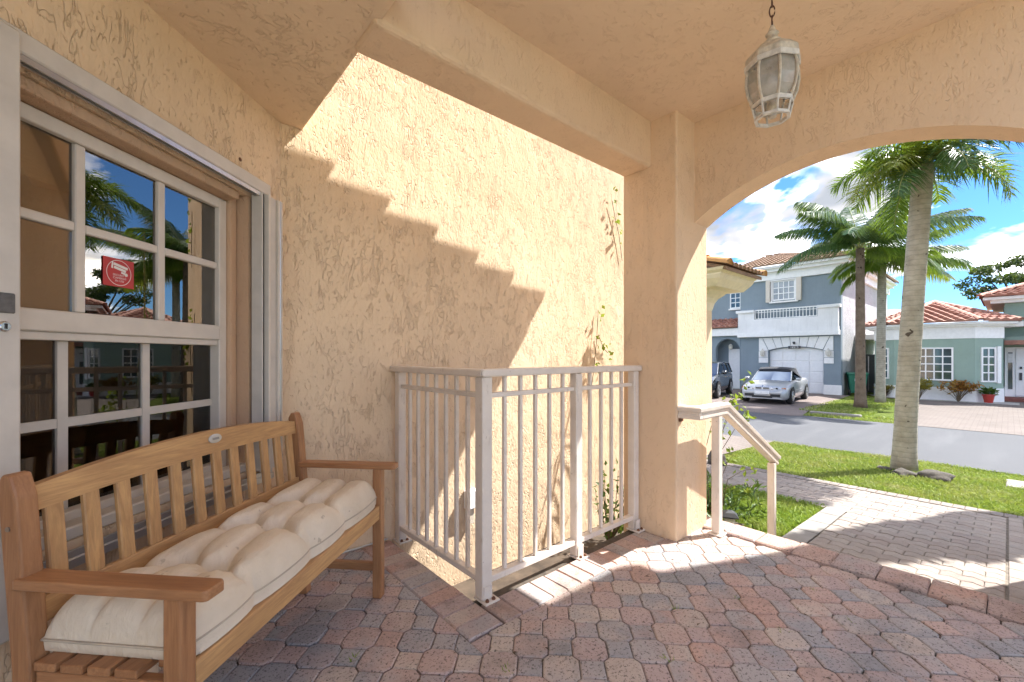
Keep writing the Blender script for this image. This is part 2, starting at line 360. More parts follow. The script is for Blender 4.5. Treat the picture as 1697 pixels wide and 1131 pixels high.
plain('amber', (0.55, 0.17, 0.02), 0.25)
plain('plate', (0.72, 0.73, 0.74), 0.5)
plain('bin_green', (0.015, 0.16, 0.10), 0.5)
plain('pot_red', (0.38, 0.03, 0.02), 0.5)
plain('door_white', (0.86, 0.855, 0.86), 0.5, var=0.04)
plain('gate_dark', (0.10, 0.11, 0.105), 0.7)
plain('number_dark', (0.06, 0.06, 0.065), 0.6)
plain('mat_red', (0.24, 0.09, 0.07), 0.9)
plain('gravel', (0.45, 0.43, 0.40), 0.95, var=0.4, scale=40, bump=0.8, bscale=50)
plain('cable_white', (0.6, 0.58, 0.54), 0.5)
plain('box_beige', (0.66, 0.58, 0.46), 0.6)
plain('badge', (0.62, 0.6, 0.56), 0.35, metal=0.5)
plain('badge_ink', (0.3, 0.29, 0.27), 0.5)
plain('light_black', (0.02, 0.022, 0.025), 0.5)

# ------------------------------------------------------------------ mesh helpers
class MB:
    def __init__(s, M=None): s.v = []; s.f = []; s.M = M
    def add(s, verts, faces):
        o = len(s.v); s.v += [tuple(p) for p in verts]; s.f += [tuple(o + i for i in f) for f in faces]; return s
    def box(s, x0, x1, y0, y1, z0, z1):
        return s.add([(x0, y0, z0), (x1, y0, z0), (x1, y1, z0), (x0, y1, z0), (x0, y0, z1), (x1, y0, z1), (x1, y1, z1), (x0, y1, z1)],
                     [(0, 3, 2, 1), (4, 5, 6, 7), (0, 1, 5, 4), (1, 2, 6, 5), (2, 3, 7, 6), (3, 0, 4, 7)])
    def obox(s, M, sx, sy, sz):
        a, b, c = sx / 2, sy / 2, sz / 2
        vs = [M @ Vector(p) for p in [(-a, -b, -c), (a, -b, -c), (a, b, -c), (-a, b, -c), (-a, -b, c), (a, -b, c), (a, b, c), (-a, b, c)]]
        return s.add(vs, [(0, 3, 2, 1), (4, 5, 6, 7), (0, 1, 5, 4), (1, 2, 6, 5), (2, 3, 7, 6), (3, 0, 4, 7)])
    def beam(s, p, q, w, h, up=(0, 0, 1)):
        p = Vector(p); q = Vector(q); d = (q - p); L = d.length; d.normalize()
        u = Vector(up); r = d.cross(u).normalized(); u = r.cross(d)
        M = Matrix((( *d, 0), (*r, 0), (*u, 0), (0, 0, 0, 1))).transposed(); M.translation = (p + q) / 2
        return s.obox(M, L, w, h)
    def prism(s, poly, a0, a1, ax='z'):
        n = len(poly)
        mk = {'z': lambda p, a: (p[0], p[1], a), 'y': lambda p, a: (p[0], a, p[1]), 'x': lambda p, a: (a, p[0], p[1])}[ax]
        vs = [mk(p, a0) for p in poly] + [mk(p, a1) for p in poly]
        return s.add(vs, [tuple(range(n - 1, -1, -1)), tuple(range(n, 2 * n))] + [(i, (i + 1) % n, n + (i + 1) % n, n + i) for i in range(n)])
    def tube(s, pts, rad, n=8, cap=True):
        pts = [Vector(p) for p in pts]; k = len(pts)
        if not isinstance(rad, (list, tuple)): rad = [rad] * k
        vs = []; ref = Vector((0, 0, 1)) if abs((pts[-1] - pts[0]).normalized().z) < 0.9 else Vector((1, 0, 0))
        for i, p in enumerate(pts):
            d = (pts[min(i + 1, k - 1)] - pts[max(i - 1, 0)]).normalized()
            a = d.cross(ref).normalized(); b = a.cross(d)
            vs += [p + rad[i] * (math.cos(2 * PI * j / n) * a + math.sin(2 * PI * j / n) * b) for j in range(n)]
        fs = [(i * n + j, i * n + (j + 1) % n, (i + 1) * n + (j + 1) % n, (i + 1) * n + j) for i in range(k - 1) for j in range(n)]
        if cap: fs += [tuple(range(n - 1, -1, -1)), tuple(range((k - 1) * n, k * n))]
        return s.add(vs, fs)
    def lathe(s, prof, n=12, c=(0, 0, 0), phase=0.0, cap=True):
        k = len(prof)
        vs = [(c[0] + r * math.cos(2 * PI * j / n + phase), c[1] + r * math.sin(2 * PI * j / n + phase), c[2] + z) for r, z in prof for j in range(n)]
        fs = [(i * n + j, i * n + (j + 1) % n, (i + 1) * n + (j + 1) % n, (i + 1) * n + j) for i in range(k - 1) for j in range(n)]
        if cap: fs += [tuple(range(n - 1, -1, -1)), tuple(range((k - 1) * n, k * n))]
        return s.add(vs, fs)
    def xf(s, M, i0=0):
        s.v[i0:] = [tuple(M @ Vector(p)) for p in s.v[i0:]]; return s
    def build(s, name, mat, parent=None, smooth=False, bevel=0.0, seg=1, kind=None):
        me = bpy.data.meshes.new(name)
        vs = s.v if s.M is None else [tuple(s.M @ Vector(p)) for p in s.v]
        me.from_pydata(vs, [], s.f)
        if bevel:
            bm = bmesh.new(); bm.from_mesh(me)
            bmesh.ops.bevel(bm, geom=bm.edges[:], offset=bevel, segments=seg, affect='EDGES', profile=0.5, clamp_overlap=True)
            bm.to_mesh(me); bm.free()
        me.validate()
        o = bpy.data.objects.new(name, me); COL.objects.link(o)
        if mat: me.materials.append(MATS[mat])
        if smooth: me.polygons.foreach_set('use_smooth', [True] * len(me.polygons))
        if smooth == 'auto':
            me.set_sharp_from_angle(angle=math.radians(38))
        if parent: o.parent = parent
        if kind: o['kind'] = kind
        return o

def tag(o, label, cat, group=None):
    o['label'] = label; o['category'] = cat
    if group: o['group'] = group
    return o
def thing(name, label, cat, loc=(0, 0, 0), rz=0.0, group=None):
    e = bpy.data.objects.new(name, None); COL.objects.link(e); e.empty_display_size = 0.1
    e.location = loc; e.rotation_euler = (0, 0, rz); return tag(e, label, cat, group)
def struct(name, mb, mat, parent=None, **k):
    o = mb.build(name, mat, parent, **k)
    if not parent: o['kind'] = 'structure'
    return o
def copy_of(o, parent=None, loc=None, rot=None, name=None):
    c = o.copy(); COL.objects.link(c); c.parent = parent
    if loc is not None: c.location = loc
    if rot is not None: c.rotation_euler = rot
    return c
def text_mesh(body, size, align='CENTER'):
    cu = bpy.data.curves.new('lettering', 'FONT'); cu.body = body; cu.size = size; cu.align_x = align; cu.align_y = 'CENTER'; cu.resolution_u = 2
    o = bpy.data.objects.new('lettering', cu); COL.objects.link(o)
    dg = bpy.context.evaluated_depsgraph_get(); me = bpy.data.meshes.new_from_object(o.evaluated_get(dg))
    bpy.data.objects.remove(o); bpy.data.curves.remove(cu); return me
def mesh_obj(name, me, mat, parent=None):
    o = bpy.data.objects.new(name, me); COL.objects.link(o); me.materials.clear(); me.materials.append(MATS[mat])
    if parent: o.parent = parent
    return o

R45 = Matrix.Rotation(PI / 4, 4, 'Z')          # window wall frame: x runs along the wall, y towards it
def zg(X): return -0.5 if X < 4 else (-0.5 - 0.28 * (X - 4) / 6.5 if X < 10.5 else -0.78)

# ------------------------------------------------------------------ ground, road, paths
xs = [-60, 3.0, 4.0] + [4 + 6.5 * i / 8 for i in range(1, 9)] + [10.9, 10.95, 16.1, 16.15, 40, 120, 600]
ys = [-500, -40, -10, -4, 0, 4, 10, 40, 500]
g = MB(); 
def gz(x): return zg(x) - 0.012 - (0.03 if 10.93 < x < 16.12 else 0)
for x in xs:
    for y in ys: g.v.append((x, y, gz(x)))
n = len(ys)
for i in range(len(xs) - 1):
    for j in range(n - 1): g.f.append((i * n + j, (i + 1) * n + j, (i + 1) * n + j + 1, i * n + j + 1))
struct('ground', g, 'lawn')
road = MB(); road.add([(10.75, -300, -.774), (16.2, -300, -.774), (16.2, 300, -.774), (10.75, 300, -.774)], [(0, 1, 2, 3)])
struct('road', road, 'asphalt')
dz = -0.766
# grey house driveway, flared at the street
d1 = MB(); d1.add([(16.0, 4.3, dz), (17.6, 4.55, dz), (26.0, 5.0, dz), (26.0, 16, dz), (15.8, 16, dz), (15.8, 4.6, dz)], [(0, 1, 2, 3, 4, 5)])
struct('driveway', d1, 'far_driveway')
d2 = MB(); d2.add([(15.95, -30, dz), (27.5, -30, dz), (27.5, 2.95, dz), (23.6, 2.75, dz), (16.1, 1.7, dz)], [(0, 1, 2, 3, 4)])
struct('driveway', d2, 'far_driveway_pale')
# neighbour's drive beside the lawn
d3 = MB()
for (xa, xb) in [(6.2, 7.3), (7.3, 8.5), (8.5, 9.6), (9.6, 10.5), (10.5, 10.8)]:
    d3.add([(xa, 3.45, zg(xa) + .012), (xb, 3.45, zg(xb) + .012), (xb, 9, zg(xb) + .012), (xa, 9, zg(xa) + .012)], [(0, 1, 2, 3)])
struct('driveway', d3, 'far_driveway_pale')
gv = MB(); gv.add([(25.7, -.3, dz + .006), (26.9, -.3, dz + .006), (27.3, 4.6, dz + .006), (26.1, 4.0, dz + .006), (25.6, 2.9, dz + .006)], [(0, 1, 2, 3, 4)])
gvo = struct('gravel_bed', gv, 'gravel')
kb = MB(); kb.box(16.95, 17.15, 3.0, 4.35, -.80, -.70); tag(kb.build('kerb_stone', 'concrete', bevel=.015), 'flat pale concrete kerb stone at the corner of the driveway lawn', 'kerb')
pd = MB(); pd.box(9.4, 9.95, -.9, 0.02, -.8, -.715); tag(pd.build('concrete_pad', 'concrete', bevel=.015), 'small flat concrete pad in the grass near the road', 'concrete pad')

sp_ = MB(); sp_.add([(-9, -12, -.488), (3.4, -12, -.488), (3.4, -.5, -.488), (-9, -.5, -.488)], [(0, 1, 2, 3)]); struct('bounce_patio', sp_, 'bounce_paving')  # added pale paving, unseen: bounces sunlight up into the porch
# walkway with interlocking pavers
def slope_sheet(x0, x1, y0, y1, dz_, mb=None, n=6):
    mb = mb or MB()
    for i in range(n):
        a = x0 + (x1 - x0) * i / n; b = x0 + (x1 - x0) * (i + 1) / n
        mb.add([(a, y0, zg(a) + dz_), (b, y0, zg(b) + dz_), (b, y1, zg(b) + dz_), (a, y1, zg(a) + dz_)], [(0, 1, 2, 3)])
    return mb
ws = slope_sheet(3.0, 7.42, -3.0, 1.36, .006); slope_sheet(5.92, 7.42, 1.36, 3.45, .006, ws)
walk = struct('walkway', ws, 'walk_joint')
def clip_poly(poly, f):
    o = []
    for i in range(len(poly)):
        a, b = poly[i], poly[(i + 1) % len(poly)]; fa, fb = f(a), f(b)
        if fa >= 0: o.append(a)
        if (fa >= 0) != (fb >= 0):
            t = fa / (fa - fb); o.append((a[0] + t * (b[0] - a[0]), a[1] + t * (b[1] - a[1])))
    return o
def area(p): return abs(sum(p[i][0] * p[(i + 1) % len(p)][1] - p[(i + 1) % len(p)][0] * p[i][1] for i in range(len(p)))) / 2
def inset(p, d):
    c = (sum(a for a, b in p) / len(p), sum(b for a, b in p) / len(p))
    out_ = []
    for a, b in p:
        v = Vector((a - c[0], b - c[1])); L = v.length
        k = max(0.3, (L - d * 1.25) / L) if L > 1e-6 else 1
        out_.append((c[0] + v.x * k, c[1] + v.y * k))
    return out_
def paver_mesh(name, poly, h=0.03, b=0.006, bz=0.004):
    n = len(poly); ins = inset(poly, b)
    vs = [(x, y, -h) for x, y in poly] + [(x, y, -bz) for x, y in poly] + [(x, y, 0) for x, y in ins]
    fs = [(i, (i + 1) % n, n + (i + 1) % n, n + i) for i in range(n)] + [(n + i, n + (i + 1) % n, 2 * n + (i + 1) % n, 2 * n + i) for i in range(n)] + [tuple(range(2 * n, 3 * n))]
    me = bpy.data.meshes.new(name); me.from_pydata(vs, [], fs); return me
def put(name, me, mat, parent, loc, rot=(0, 0, 0)):
    if not me.materials: me.materials.append(MATS[mat])
    o = bpy.data.objects.new(name, me); COL.objects.link(o); o.location = loc; o.rotation_euler = rot; o.parent = parent; return o
# zigzag paver, long side along Y
PL, PW, wv_ = 0.232, 0.128, 0.026
def zig(y): # wave offset with period PL/2... shared by neighbouring rows
    p = (y / (PL / 2)) % 1.0
    return wv_ * (1 if 0.12 < p < 0.5 else -1)
gq = 0.0022
zpoly = [(-PW/2 - wv_*.6 + gq, -PL/2 + gq), (-PW/2 + wv_*.6 + gq, -PL/4), (-PW/2 - wv_*.6 + gq, 0), (-PW/2 + wv_*.6 + gq, PL/4), (-PW/2 - wv_*.6 + gq, PL/2 - gq),
         (PW/2 - wv_*.6 - gq, PL/2 - gq), (PW/2 + wv_*.6 - gq, PL/4), (PW/2 - wv_*.6 - gq, 0), (PW/2 + wv_*.6 - gq, -PL/4), (PW/2 - wv_*.6 - gq, -PL/2 + gq)]
zpoly = zpoly[::-1]
zme = paver_mesh('paver', zpoly, 0.02, 0.006, 0.004)
slope = math.atan(0.28 / 6.5)
cand = []
row = 0; x = 4.02
while x < 7.2:
    y = -0.35 + (PL / 2 if row % 2 else 0); y1_ = 1.158 if x < 5.9 else 3.44
    while y < 3.5:
        lo, hi = y - PL / 2, y + PL / 2
        if hi > .03 and lo < y1_ - .02: cand.append((x, y, lo >= .012 and hi <= y1_, y1_))
        y += PL
    row += 1; x += PW
cand.sort(key=lambda p: p[0] ** 2 + p[1] ** 2)
walk_rest = MB()
for q_, (x, y, whole, y1_) in enumerate(cand):
    z_ = zg(x) + .017 + random.uniform(-.002, .002)
    if q_ >= 300:
        walk_rest.add([(x + a, y + b, zg(x + a) + .016) for a, b in zpoly], [tuple(range(len(zpoly)))])
    elif whole: put('paver', zme, 'walk_paver', walk, (x, y, z_), (random.uniform(-.008, .008), slope + random.uniform(-.008, .008), 0))
    else:
        p = [(a, b + y) for a, b in zpoly]; p = clip_poly(clip_poly(p, lambda t: t[1] - .012), lambda t: y1_ - t[1])
        if len(p) > 2 and area(p) > .001:
            cy_ = sum(t[1] for t in p) / len(p); put('paver', paver_mesh('paver', [(a, b - cy_) for a, b in p], .02, .005, .004), 'walk_paver', walk, (x, cy_, z_), (0, slope, 0))
walk_rest.build('paver_field', 'walk_paver', walk, kind='stuff')
bme = paver_mesh('border_paver', [(-.095, -.047), (.095, -.047), (.095, .047), (-.095, .047)], 0.02)
y = -0.32
while y < 3.4:
    put('border_paver', bme, 'walk_border', walk, (7.31, y, zg(7.31) + .017), (0, slope, 0)); y += 0.1
# smooth concrete borders
bb = MB()
for i in range(5):
    a = 4.0 + i * .4; bb.add([(a + .006, 1.165, zg(a) + .019), (a + .394, 1.165, zg(a + .4) + .019), (a + .394, 1.35, zg(a + .4) + .019), (a + .006, 1.35, zg(a) + .019)], [(0, 1, 2, 3)])
bb.build('border_band', 'concrete', walk)
b3 = MB()
for i in range(14):
    b0 = 1.37 + .15 * i; b3.add([(5.94, b0, zg(5.94) + .019), (6.05, b0, zg(6.05) + .019), (6.05, b0 + .143, zg(6.05) + .019), (5.94, b0 + .143, zg(5.94) + .019)], [(0, 1, 2, 3)])
b3.build('border_band', 'walk_border', walk)
# drive band beyond the joint at y = 0
rme = paver_mesh('driveway_paver', [(-.11, -.05), (.11, -.05), (.11, .05), (-.11, .05)], 0.02)
x = 4.2; r_ = 0
while x < 7.2:
    for j in range(5):
        put('driveway_paver', rme, 'walk_paver', walk, (x + (.11 if j % 2 else 0), -.055 - .105 * j, zg(x) + .017), (0, slope, 0))
    x += .227

# ------------------------------------------------------------------ porch floor
pf = MB()
pf.box(-3, 1.19, -.5, 2.6, -.62, -.014); pf.box(1.19, 2.86, -.5, 1.66, -.62, -.014); pf.box(2.86, 3.06, -.5, 1.40, -.62, -.014)
porch = struct('porch_floor', pf, 'joint_sand')
stp = MB(); stp.box(3.06, 3.38, -.5, 1.4, -.6, -.165); stp.box(3.38, 3.72, -.5, 1.4, -.6, -.335)
struct('porch_steps', stp, 'walk_border')
G = 0.1155; W_ = 0.1375; S_ = 2 * G - W_; CUT = (W_ - S_) / 2
E1 = Vector((1, -1)).normalized() * G; E2 = Vector((1, 1)).normalized() * G
O0 = Vector((1.179, 1.245))
gp = 0.0035
hw = W_ / 2 - gp / 2; hs = S_ / 2 - gp / 2; cu_ = CUT + 0.001
octp = [(-hw + cu_, -hw), (hw - cu_, -hw), (hw, -hw + cu_), (hw, hw - cu_), (hw - cu_, hw), (-hw + cu_, hw), (-hw, hw - cu_), (-hw, -hw + cu_)]
sqp = [(-hs, -hs), (hs, -hs), (hs, hs), (-hs, hs)]
def rot45(p): c = math.cos(PI / 4); return [((a - b) * c, (a + b) * c) for a, b in p]
octr = rot45(octp); sqr = rot45(sqp)
ome = paver_mesh('octagon_paver', octr, .03, .0055, .0035); sme = paver_mesh('square_paver', sqr, .03, .0055, .0035)
NX, NY = 1.005, 1.415      # notch: border bricks along the railing
WB = 1.9                   # border along the window wall: Y - X < WB
XE = 2.852
def keep(pt): return pt[0] < XE and not (pt[0] > NX and pt[1] > NY) and pt[1] - pt[0] < WB and pt[1] > -.45 and pt[0] > -1.5 and pt[1] < 2.5
cells = []
for i in range(-30, 30):
    for j in range(-30, 30):
        c = O0 + E1 * i + E2 * j
        d = c.x * .655 + c.y * .7554
        if d < 0.75: continue
        poly = [(c.x + a, c.y + b) for a, b in (octr if (i + j) % 2 == 0 else sqr)]
        ks = [keep(p) for p in poly]
        if not any(ks) and not keep(c): continue
        cells.append((c.x ** 2 + c.y ** 2, i, j, c, poly, all(ks)))
cells.sort(key=lambda t: t[0])
rest = MB(); cnt = [0, 0]
for _, i, j, c, poly, whole in cells:
    k = (i + j) % 2
    z = random.uniform(-.0022, .0018)
    if whole:
        cnt[k] += 1
        put('octagon_paver' if k == 0 else 'square_paver', ome if k == 0 else sme, 'porch_paver', porch, (c.x, c.y, z), (random.uniform(-.012, .012), random.uniform(-.012, .012), random.uniform(-.015, .015)))
    else:
        pcs = []
        p = clip_poly(poly, lambda q: XE - q[0]); p = clip_poly(p, lambda q: WB - (q[1] - q[0])) if len(p) > 2 else p
        if len(p) < 3: continue
        a = clip_poly(p, lambda q: NX - q[0])
        b = clip_poly(p, lambda q: q[0] - NX); b = clip_poly(b, lambda q: NY - q[1]) if len(b) > 2 else []
        inter = any(q[0] > NX and q[1] > NY for q in p)
        pcs = [a, b] if inter else [p]
        for q in pcs:
            if len(q) < 3 or area(q) < 0.0006: continue
            cx_ = sum(t[0] for t in q) / len(q); cy_ = sum(t[1] for t in q) / len(q)
            me = paver_mesh('cut_paver', [(t[0] - cx_, t[1] - cy_) for t in q], .03, .005, .004)
            put('cut_paver', me, 'porch_paver', porch, (cx_, cy_, z))
# border bricks along the railing (short side against the rail)
def brick_me(name, a, b): return paver_mesh(name, [(-a/2, -b/2), (a/2, -b/2), (a/2, b/2), (-a/2, b/2)], .03, .007, .006)
bA = brick_me('border_brick', .178, .096); bB = brick_me('border_brick', .096, .178)
y = 1.475
while y < 2.54:
    put('border_brick', bA, 'railing_brick', porch, (1.098, y, random.uniform(-.001, .003)), (0, random.uniform(-.01, .01), 0)); y += .1005
x = 1.245
while x < 2.5:
    put('border_brick', bB, 'railing_brick', porch, (x, 1.508, random.uniform(-.001, .003)), (random.uniform(-.01, .01), 0, 0)); x += .1005
x = 2.56
while x < 2.85:
    put('border_brick', bB, 'railing_brick', porch, (x, 1.508, -.003)); x += .1005
# bricks along the window wall, laid on the 45 degree line
s = 0.55
while s < 2.2:
    p = R45 @ Vector((s, 1.372 - .0, 0)); put('border_brick', brick_me('border_brick', .097, .05) if s < .7 else bpy.data.meshes.get('border_brick'), 'railing_brick', porch, (p.x, p.y, -.004), (0, 0, PI / 4)) if False else None
    s += .1
wl = brick_me('border_brick', .194, .052)
s = 0.4
while s < 2.15:
    p = R45 @ Vector((s, 1.371, 0)); put('border_brick', wl, 'railing_brick', porch, (p.x, p.y, -.003), (0, 0, PI / 4)); s += .2
# raised front edge
eb = paver_mesh('edge_brick', [(-.098, -.094), (.098, -.094), (.098, .094), (-.098, .094)], .045, .009, .007)
y = 1.31
while y > -.5:
    put('edge_brick', eb, 'edge_brick', porch, (2.958, y, .013 + random.uniform(-.003, .003)), (random.uniform(-.01, .01), random.uniform(-.02, .02), random.uniform(-.02, .02))); y -= .192
# weeds in the joints
wd = MB()
for (px_, py_) in [(0.62, 1.62), (0.40, 1.49), (1.52, .84), (2.03, .62), (2.15, .84), (2.33, .45), (1.02, 1.2), (2.5, .62), (1.85, .99)]:
    for q in range(9):
        a = random.uniform(0, 6.28); L = random.uniform(.008, .028); x_ = px_ + random.uniform(-.015, .015); y_ = py_ + random.uniform(-.015, .015)
        wd.add([(x_ - .003, y_, -.004), (x_ + .003, y_, -.004), (x_ + L * math.cos(a), y_ + L * math.sin(a), random.uniform(.006, .016))], [(0, 1, 2)])
wd.build('joint_weeds', 'grass_blade', None, kind='stuff')

lt = MB()
for q in range(70):
    x_, y_ = random.uniform(.4, 2.85), random.uniform(.1, 1.55); a = random.uniform(0, 6.28); L = random.uniform(.004, .013)
    if y_ - x_ > 1.1: continue
    lt.add([(x_, y_, .0035), (x_ + L * math.cos(a), y_ + L * math.sin(a), .007), (x_ + L * 2 * math.cos(a + .2), y_ + L * 2 * math.sin(a + .2), .004), (x_ + L * math.cos(a + .9) * .8, y_ + L * math.sin(a + .9) * .8, .005)], [(0, 1, 2, 3)])
lt.build('leaf_litter', 'twig', None, kind='stuff')
# ------------------------------------------------------------------ porch house
house = thing('house', 'peach stucco house with covered porch, arch and textured walls', 'house')
def bx(name, mat, parent, *b, bevel=0.0, seg=1, M=None, smooth=False):
    m = MB(M); m.box(*b); return m.build(name, mat, parent, bevel=bevel, seg=seg, smooth=smooth)
wwall = MB(R45)
OT0, OT1, OZ0, OZ1 = 0.93, 2.015, 0.60, 1.915
wwall.box(-2.4, OT0, 1.398, 1.63, -.1, 2.6); wwall.box(OT1, 2.24, 1.398, 1.63, -.1, 2.6)
wwall.box(OT0, OT1, 1.398, 1.63, OZ1, 2.6); wwall.box(OT0, OT1, 1.398, 1.63, -.1, OZ0)
wwall.build('window_wall', 'stucco', house)
bx('side_wall', 'stucco', house, .42, 4.3, 2.55, 2.75, -.75, 6.2)
bx('soffit', 'stucco_soffit', house, -3, .685, -.52, 2.56, 2.395, 2.56, bevel=.012, seg=2)
bx('beam', 'stucco_smooth', house, .655, 2.53, 1.52, 1.735, 2.375, 2.80, bevel=.022, seg=3)
bx('column', 'stucco_smooth', house, 2.515, 2.926, 1.343, 1.735, -.65, 2.80, bevel=.014, seg=3)
bx('ceiling', 'stucco_ceiling', house, .66, 2.80, -.52, 1.60, 2.67, 2.79)
aw = MB(); c_, hw_, zs, rise = .6, .743, 2.02, .235
Rr = (hw_ ** 2 + rise ** 2) / (2 * rise); a0 = math.asin(hw_ / Rr)
arc = [(c_ + Rr * math.sin(a0 - 2 * a0 * i / 28), zs + rise - Rr + Rr * math.cos(a0 - 2 * a0 * i / 28)) for i in range(29)]
# front and back skins as quads column by column, intrados, pier
xa, xb = 2.745, 2.926
for i in range(28):
    (y0, z0), (y1, z1) = arc[i], arc[i + 1]
    aw.add([(xa, y0, z0), (xa, y1, z1), (xa, y1, 3.5), (xa, y0, 3.5)], [(0, 1, 2, 3)])
    aw.add([(xb, y0, z0), (xb, y1, z1), (xb, y1, 3.5), (xb, y0, 3.5)], [(3, 2, 1, 0)])
    aw.add([(xa, y0, z0), (xb, y0, z0), (xb, y1, z1), (xa, y1, z1)], [(0, 1, 2, 3)])
aw.box(xa, xb, -.52, c_ - hw_, -.6, 3.5)
aw.build('arch_wall', 'stucco_smooth', house)
gw = MB(); gw.prism([(0, 2.80), (2.926, 2.80), (2.926, 3.5), (0, 4.47)], 1.525, 1.73, 'y'); gw.build('gable_wall', 'stucco_smooth', house)
rf = MB()
for i in range(14):
    x1 = 3.81 - .345 * i; z1 = 3.39 + .115 * i; x0 = x1 - .40
    rf.prism([(x1 - .028, z1 - .07), (x1, z1), (x0, z1 + .018), (x0, z1 - .03)], -.75 + .002 * (i % 2), 2.0, 'y')
rf.prism([(3.70, 3.17), (3.70, 3.25), (-1.0, 3.25 + 4.70 * .333), (-1.0, 3.17 + 4.70 * .333)], -.72, 1.96, 'y')
rf.build('porch_roof', 'tile_weathered', house)
fm = MB(); fm.box(3.55, 3.66, -.74, 1.94, 3.12, 3.24); fm.build('fascia', 'trim_white', house)
wing = MB(); wing.box(3.05, 5.92, -2.2, -.5, -.7, 5.42)  # unseen wing shaped to block sun on the porch, thinned to light the patio
wing.build('shade_wing_wall', 'stucco', house)
wr_ = MB(); wr_.box(3.0, 6.0, -2.3, -.42, 5.421, 5.62); wr_.build('shade_wing_roof', 'tile_weathered', house)
# window
win = MB(R45); FT0, FT1, FZ0, FZ1 = .955, 1.905, .615, 1.87
yf0, yf1 = 1.468, 1.535
win.box(FT0, FT0 + .045, yf0, yf1, FZ0, FZ1); win.box(FT1 - .045, FT1, yf0, yf1, FZ0, FZ1)
win.box(FT0 + .045, FT1 - .045, yf0, yf1, FZ1 - .045, FZ1); win.box(FT0 + .045, FT1 - .045, yf0, yf1, FZ0, FZ0 + .05)
window = win.build('window', 'frame_metal', house, bevel=.003)
bx('meeting_rail', 'frame_metal', window, FT0 + .047, FT1 - .047, 1.463, 1.52, 1.222, 1.287, bevel=.004, M=R45)
bx('meeting_rail', 'frame_metal', window, FT0 + .048, FT1 - .048, 1.474, 1.525, 1.197, 1.2215, bevel=.002, M=R45)
for t_ in (1.262, 1.557):
    bx('muntin', 'frame_metal', window, t_, t_ + .031, 1.476, 1.502, 1.288, FZ1 - .046, bevel=.003, M=R45)
for t_ in (1.233, 1.518):
    bx('muntin', 'shutter_metal', window, t_, t_ + .03, 1.503, 1.522, FZ0 + .051, 1.196, M=R45)
for a_, b_ in ((FT0 + .046, 1.261), (1.294, 1.556), (1.589, FT1 - .046)):
    bx('muntin', 'frame_metal', window, a_, b_, 1.477, 1.501, 1.545, 1.574, bevel=.003, M=R45)
for a_, b_ in ((FT0 + .046, 1.232), (1.264, 1.517), (1.549, FT1 - .046)):
    bx('muntin', 'shutter_metal', window, a_, b_, 1.504, 1.521, .925, .954, M=R45)
ux = [FT0 + .046, 1.262, 1.293, 1.557, 1.588, FT1 - .046]
for k in range(3):
    for z0, z1 in ((1.288, 1.545), (1.574, FZ1 - .046)):
        bx('pane', 'window_glass', window, ux[2 * k], ux[2 * k + 1], 1.489, 1.492, z0, z1, M=R45)
lx = [FT0 + .046, 1.233, 1.263, 1.518, 1.548, FT1 - .046]
for k in range(3):
    for z0, z1 in ((FZ0 + .051, .925), (.954, 1.196)):
        bx('pane', 'screened_glass', window, lx[2 * k], lx[2 * k + 1], 1.511, 1.514, z0, z1, M=R45)
bx('sill', 'frame_metal', window, OT0 + .005, OT1 - .03, 1.40, 1.467, .601, .64, bevel=.005, M=R45)
sh = bx('window_shade', 'woven_shade', window, FT0 + .01, FT1 - .01, 1.540, 1.548, 1.690, 1.850, M=R45)
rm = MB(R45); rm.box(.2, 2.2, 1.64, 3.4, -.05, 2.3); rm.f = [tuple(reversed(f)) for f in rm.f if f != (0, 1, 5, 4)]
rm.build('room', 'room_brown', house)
# reveal moulding on the jamb
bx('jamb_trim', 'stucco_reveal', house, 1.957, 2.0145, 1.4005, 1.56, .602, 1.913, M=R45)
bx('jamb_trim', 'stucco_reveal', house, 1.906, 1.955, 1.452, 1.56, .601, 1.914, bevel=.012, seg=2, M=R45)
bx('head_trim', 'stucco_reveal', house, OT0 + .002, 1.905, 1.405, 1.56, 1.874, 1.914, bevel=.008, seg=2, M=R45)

# storm shutters
ss = thing('storm_shutter', 'cream folding storm shutter with tracks around the window', 'storm shutter', (R45 @ Vector((1.45, 1.36, .55))))
def sbx(name, mat, *b, bevel=.004):
    m = MB(R45); m.box(*b); o = m.build(name, mat, ss, bevel=bevel); o.matrix_parent_inverse = ss.matrix_basis.inverted(); return o
ss.matrix_basis = Matrix.Translation(ss.location)
sbx('header_track', 'shutter_metal', .915, 2.035, 1.338, 1.397, 1.932, 1.990)
sbx('track_lip', 'track_metal', .918, 2.03, 1.343, 1.350, 1.914, 1.931, bevel=0)
sbx('track_lip', 'track_metal', .918, 2.03, 1.362, 1.370, 1.914, 1.931, bevel=0)
sbx('bottom_track', 'track_metal', .915, 2.05, 1.330, 1.397, .545, .575)
sbx('track_lip', 'track_metal', .92, 2.04, 1.334, 1.342, .576, .594, bevel=0)
sbx('folded_panel', 'shutter_metal', .80, .905, 1.322, 1.388, .44, 1.97)
sbx('folded_panel', 'shutter_metal', .907, 1.004, 1.318, 1.392, .44, 1.975, bevel=.008)
for (a_, b_, c1, c2, m_) in ((1.965, 1.973, 1.335, 1.39, 'shutter_metal'), (1.974, 1.988, 1.34, 1.39, 'dark_gap'), (1.99, 2.006, 1.318, 1.392, 'frame_metal'),
                             (2.022, 2.064, 1.33, 1.392, 'shutter_metal'), (2.067, 2.078, 1.318, 1.385, 'frame_metal'), (2.081, 2.092, 1.318, 1.385, 'track_metal'), (2.095, 2.104, 1.32, 1.38, 'frame_metal')):
    sbx('folded_blade', m_, a_, b_, c1, c2, .596, 1.93 if a_ > 2.01 else 1.931, bevel=.002)
lk = sbx('lock_plate', 'worn_patch', .948, .985, 1.312, 1.3175, 1.255, 1.305, bevel=.004)
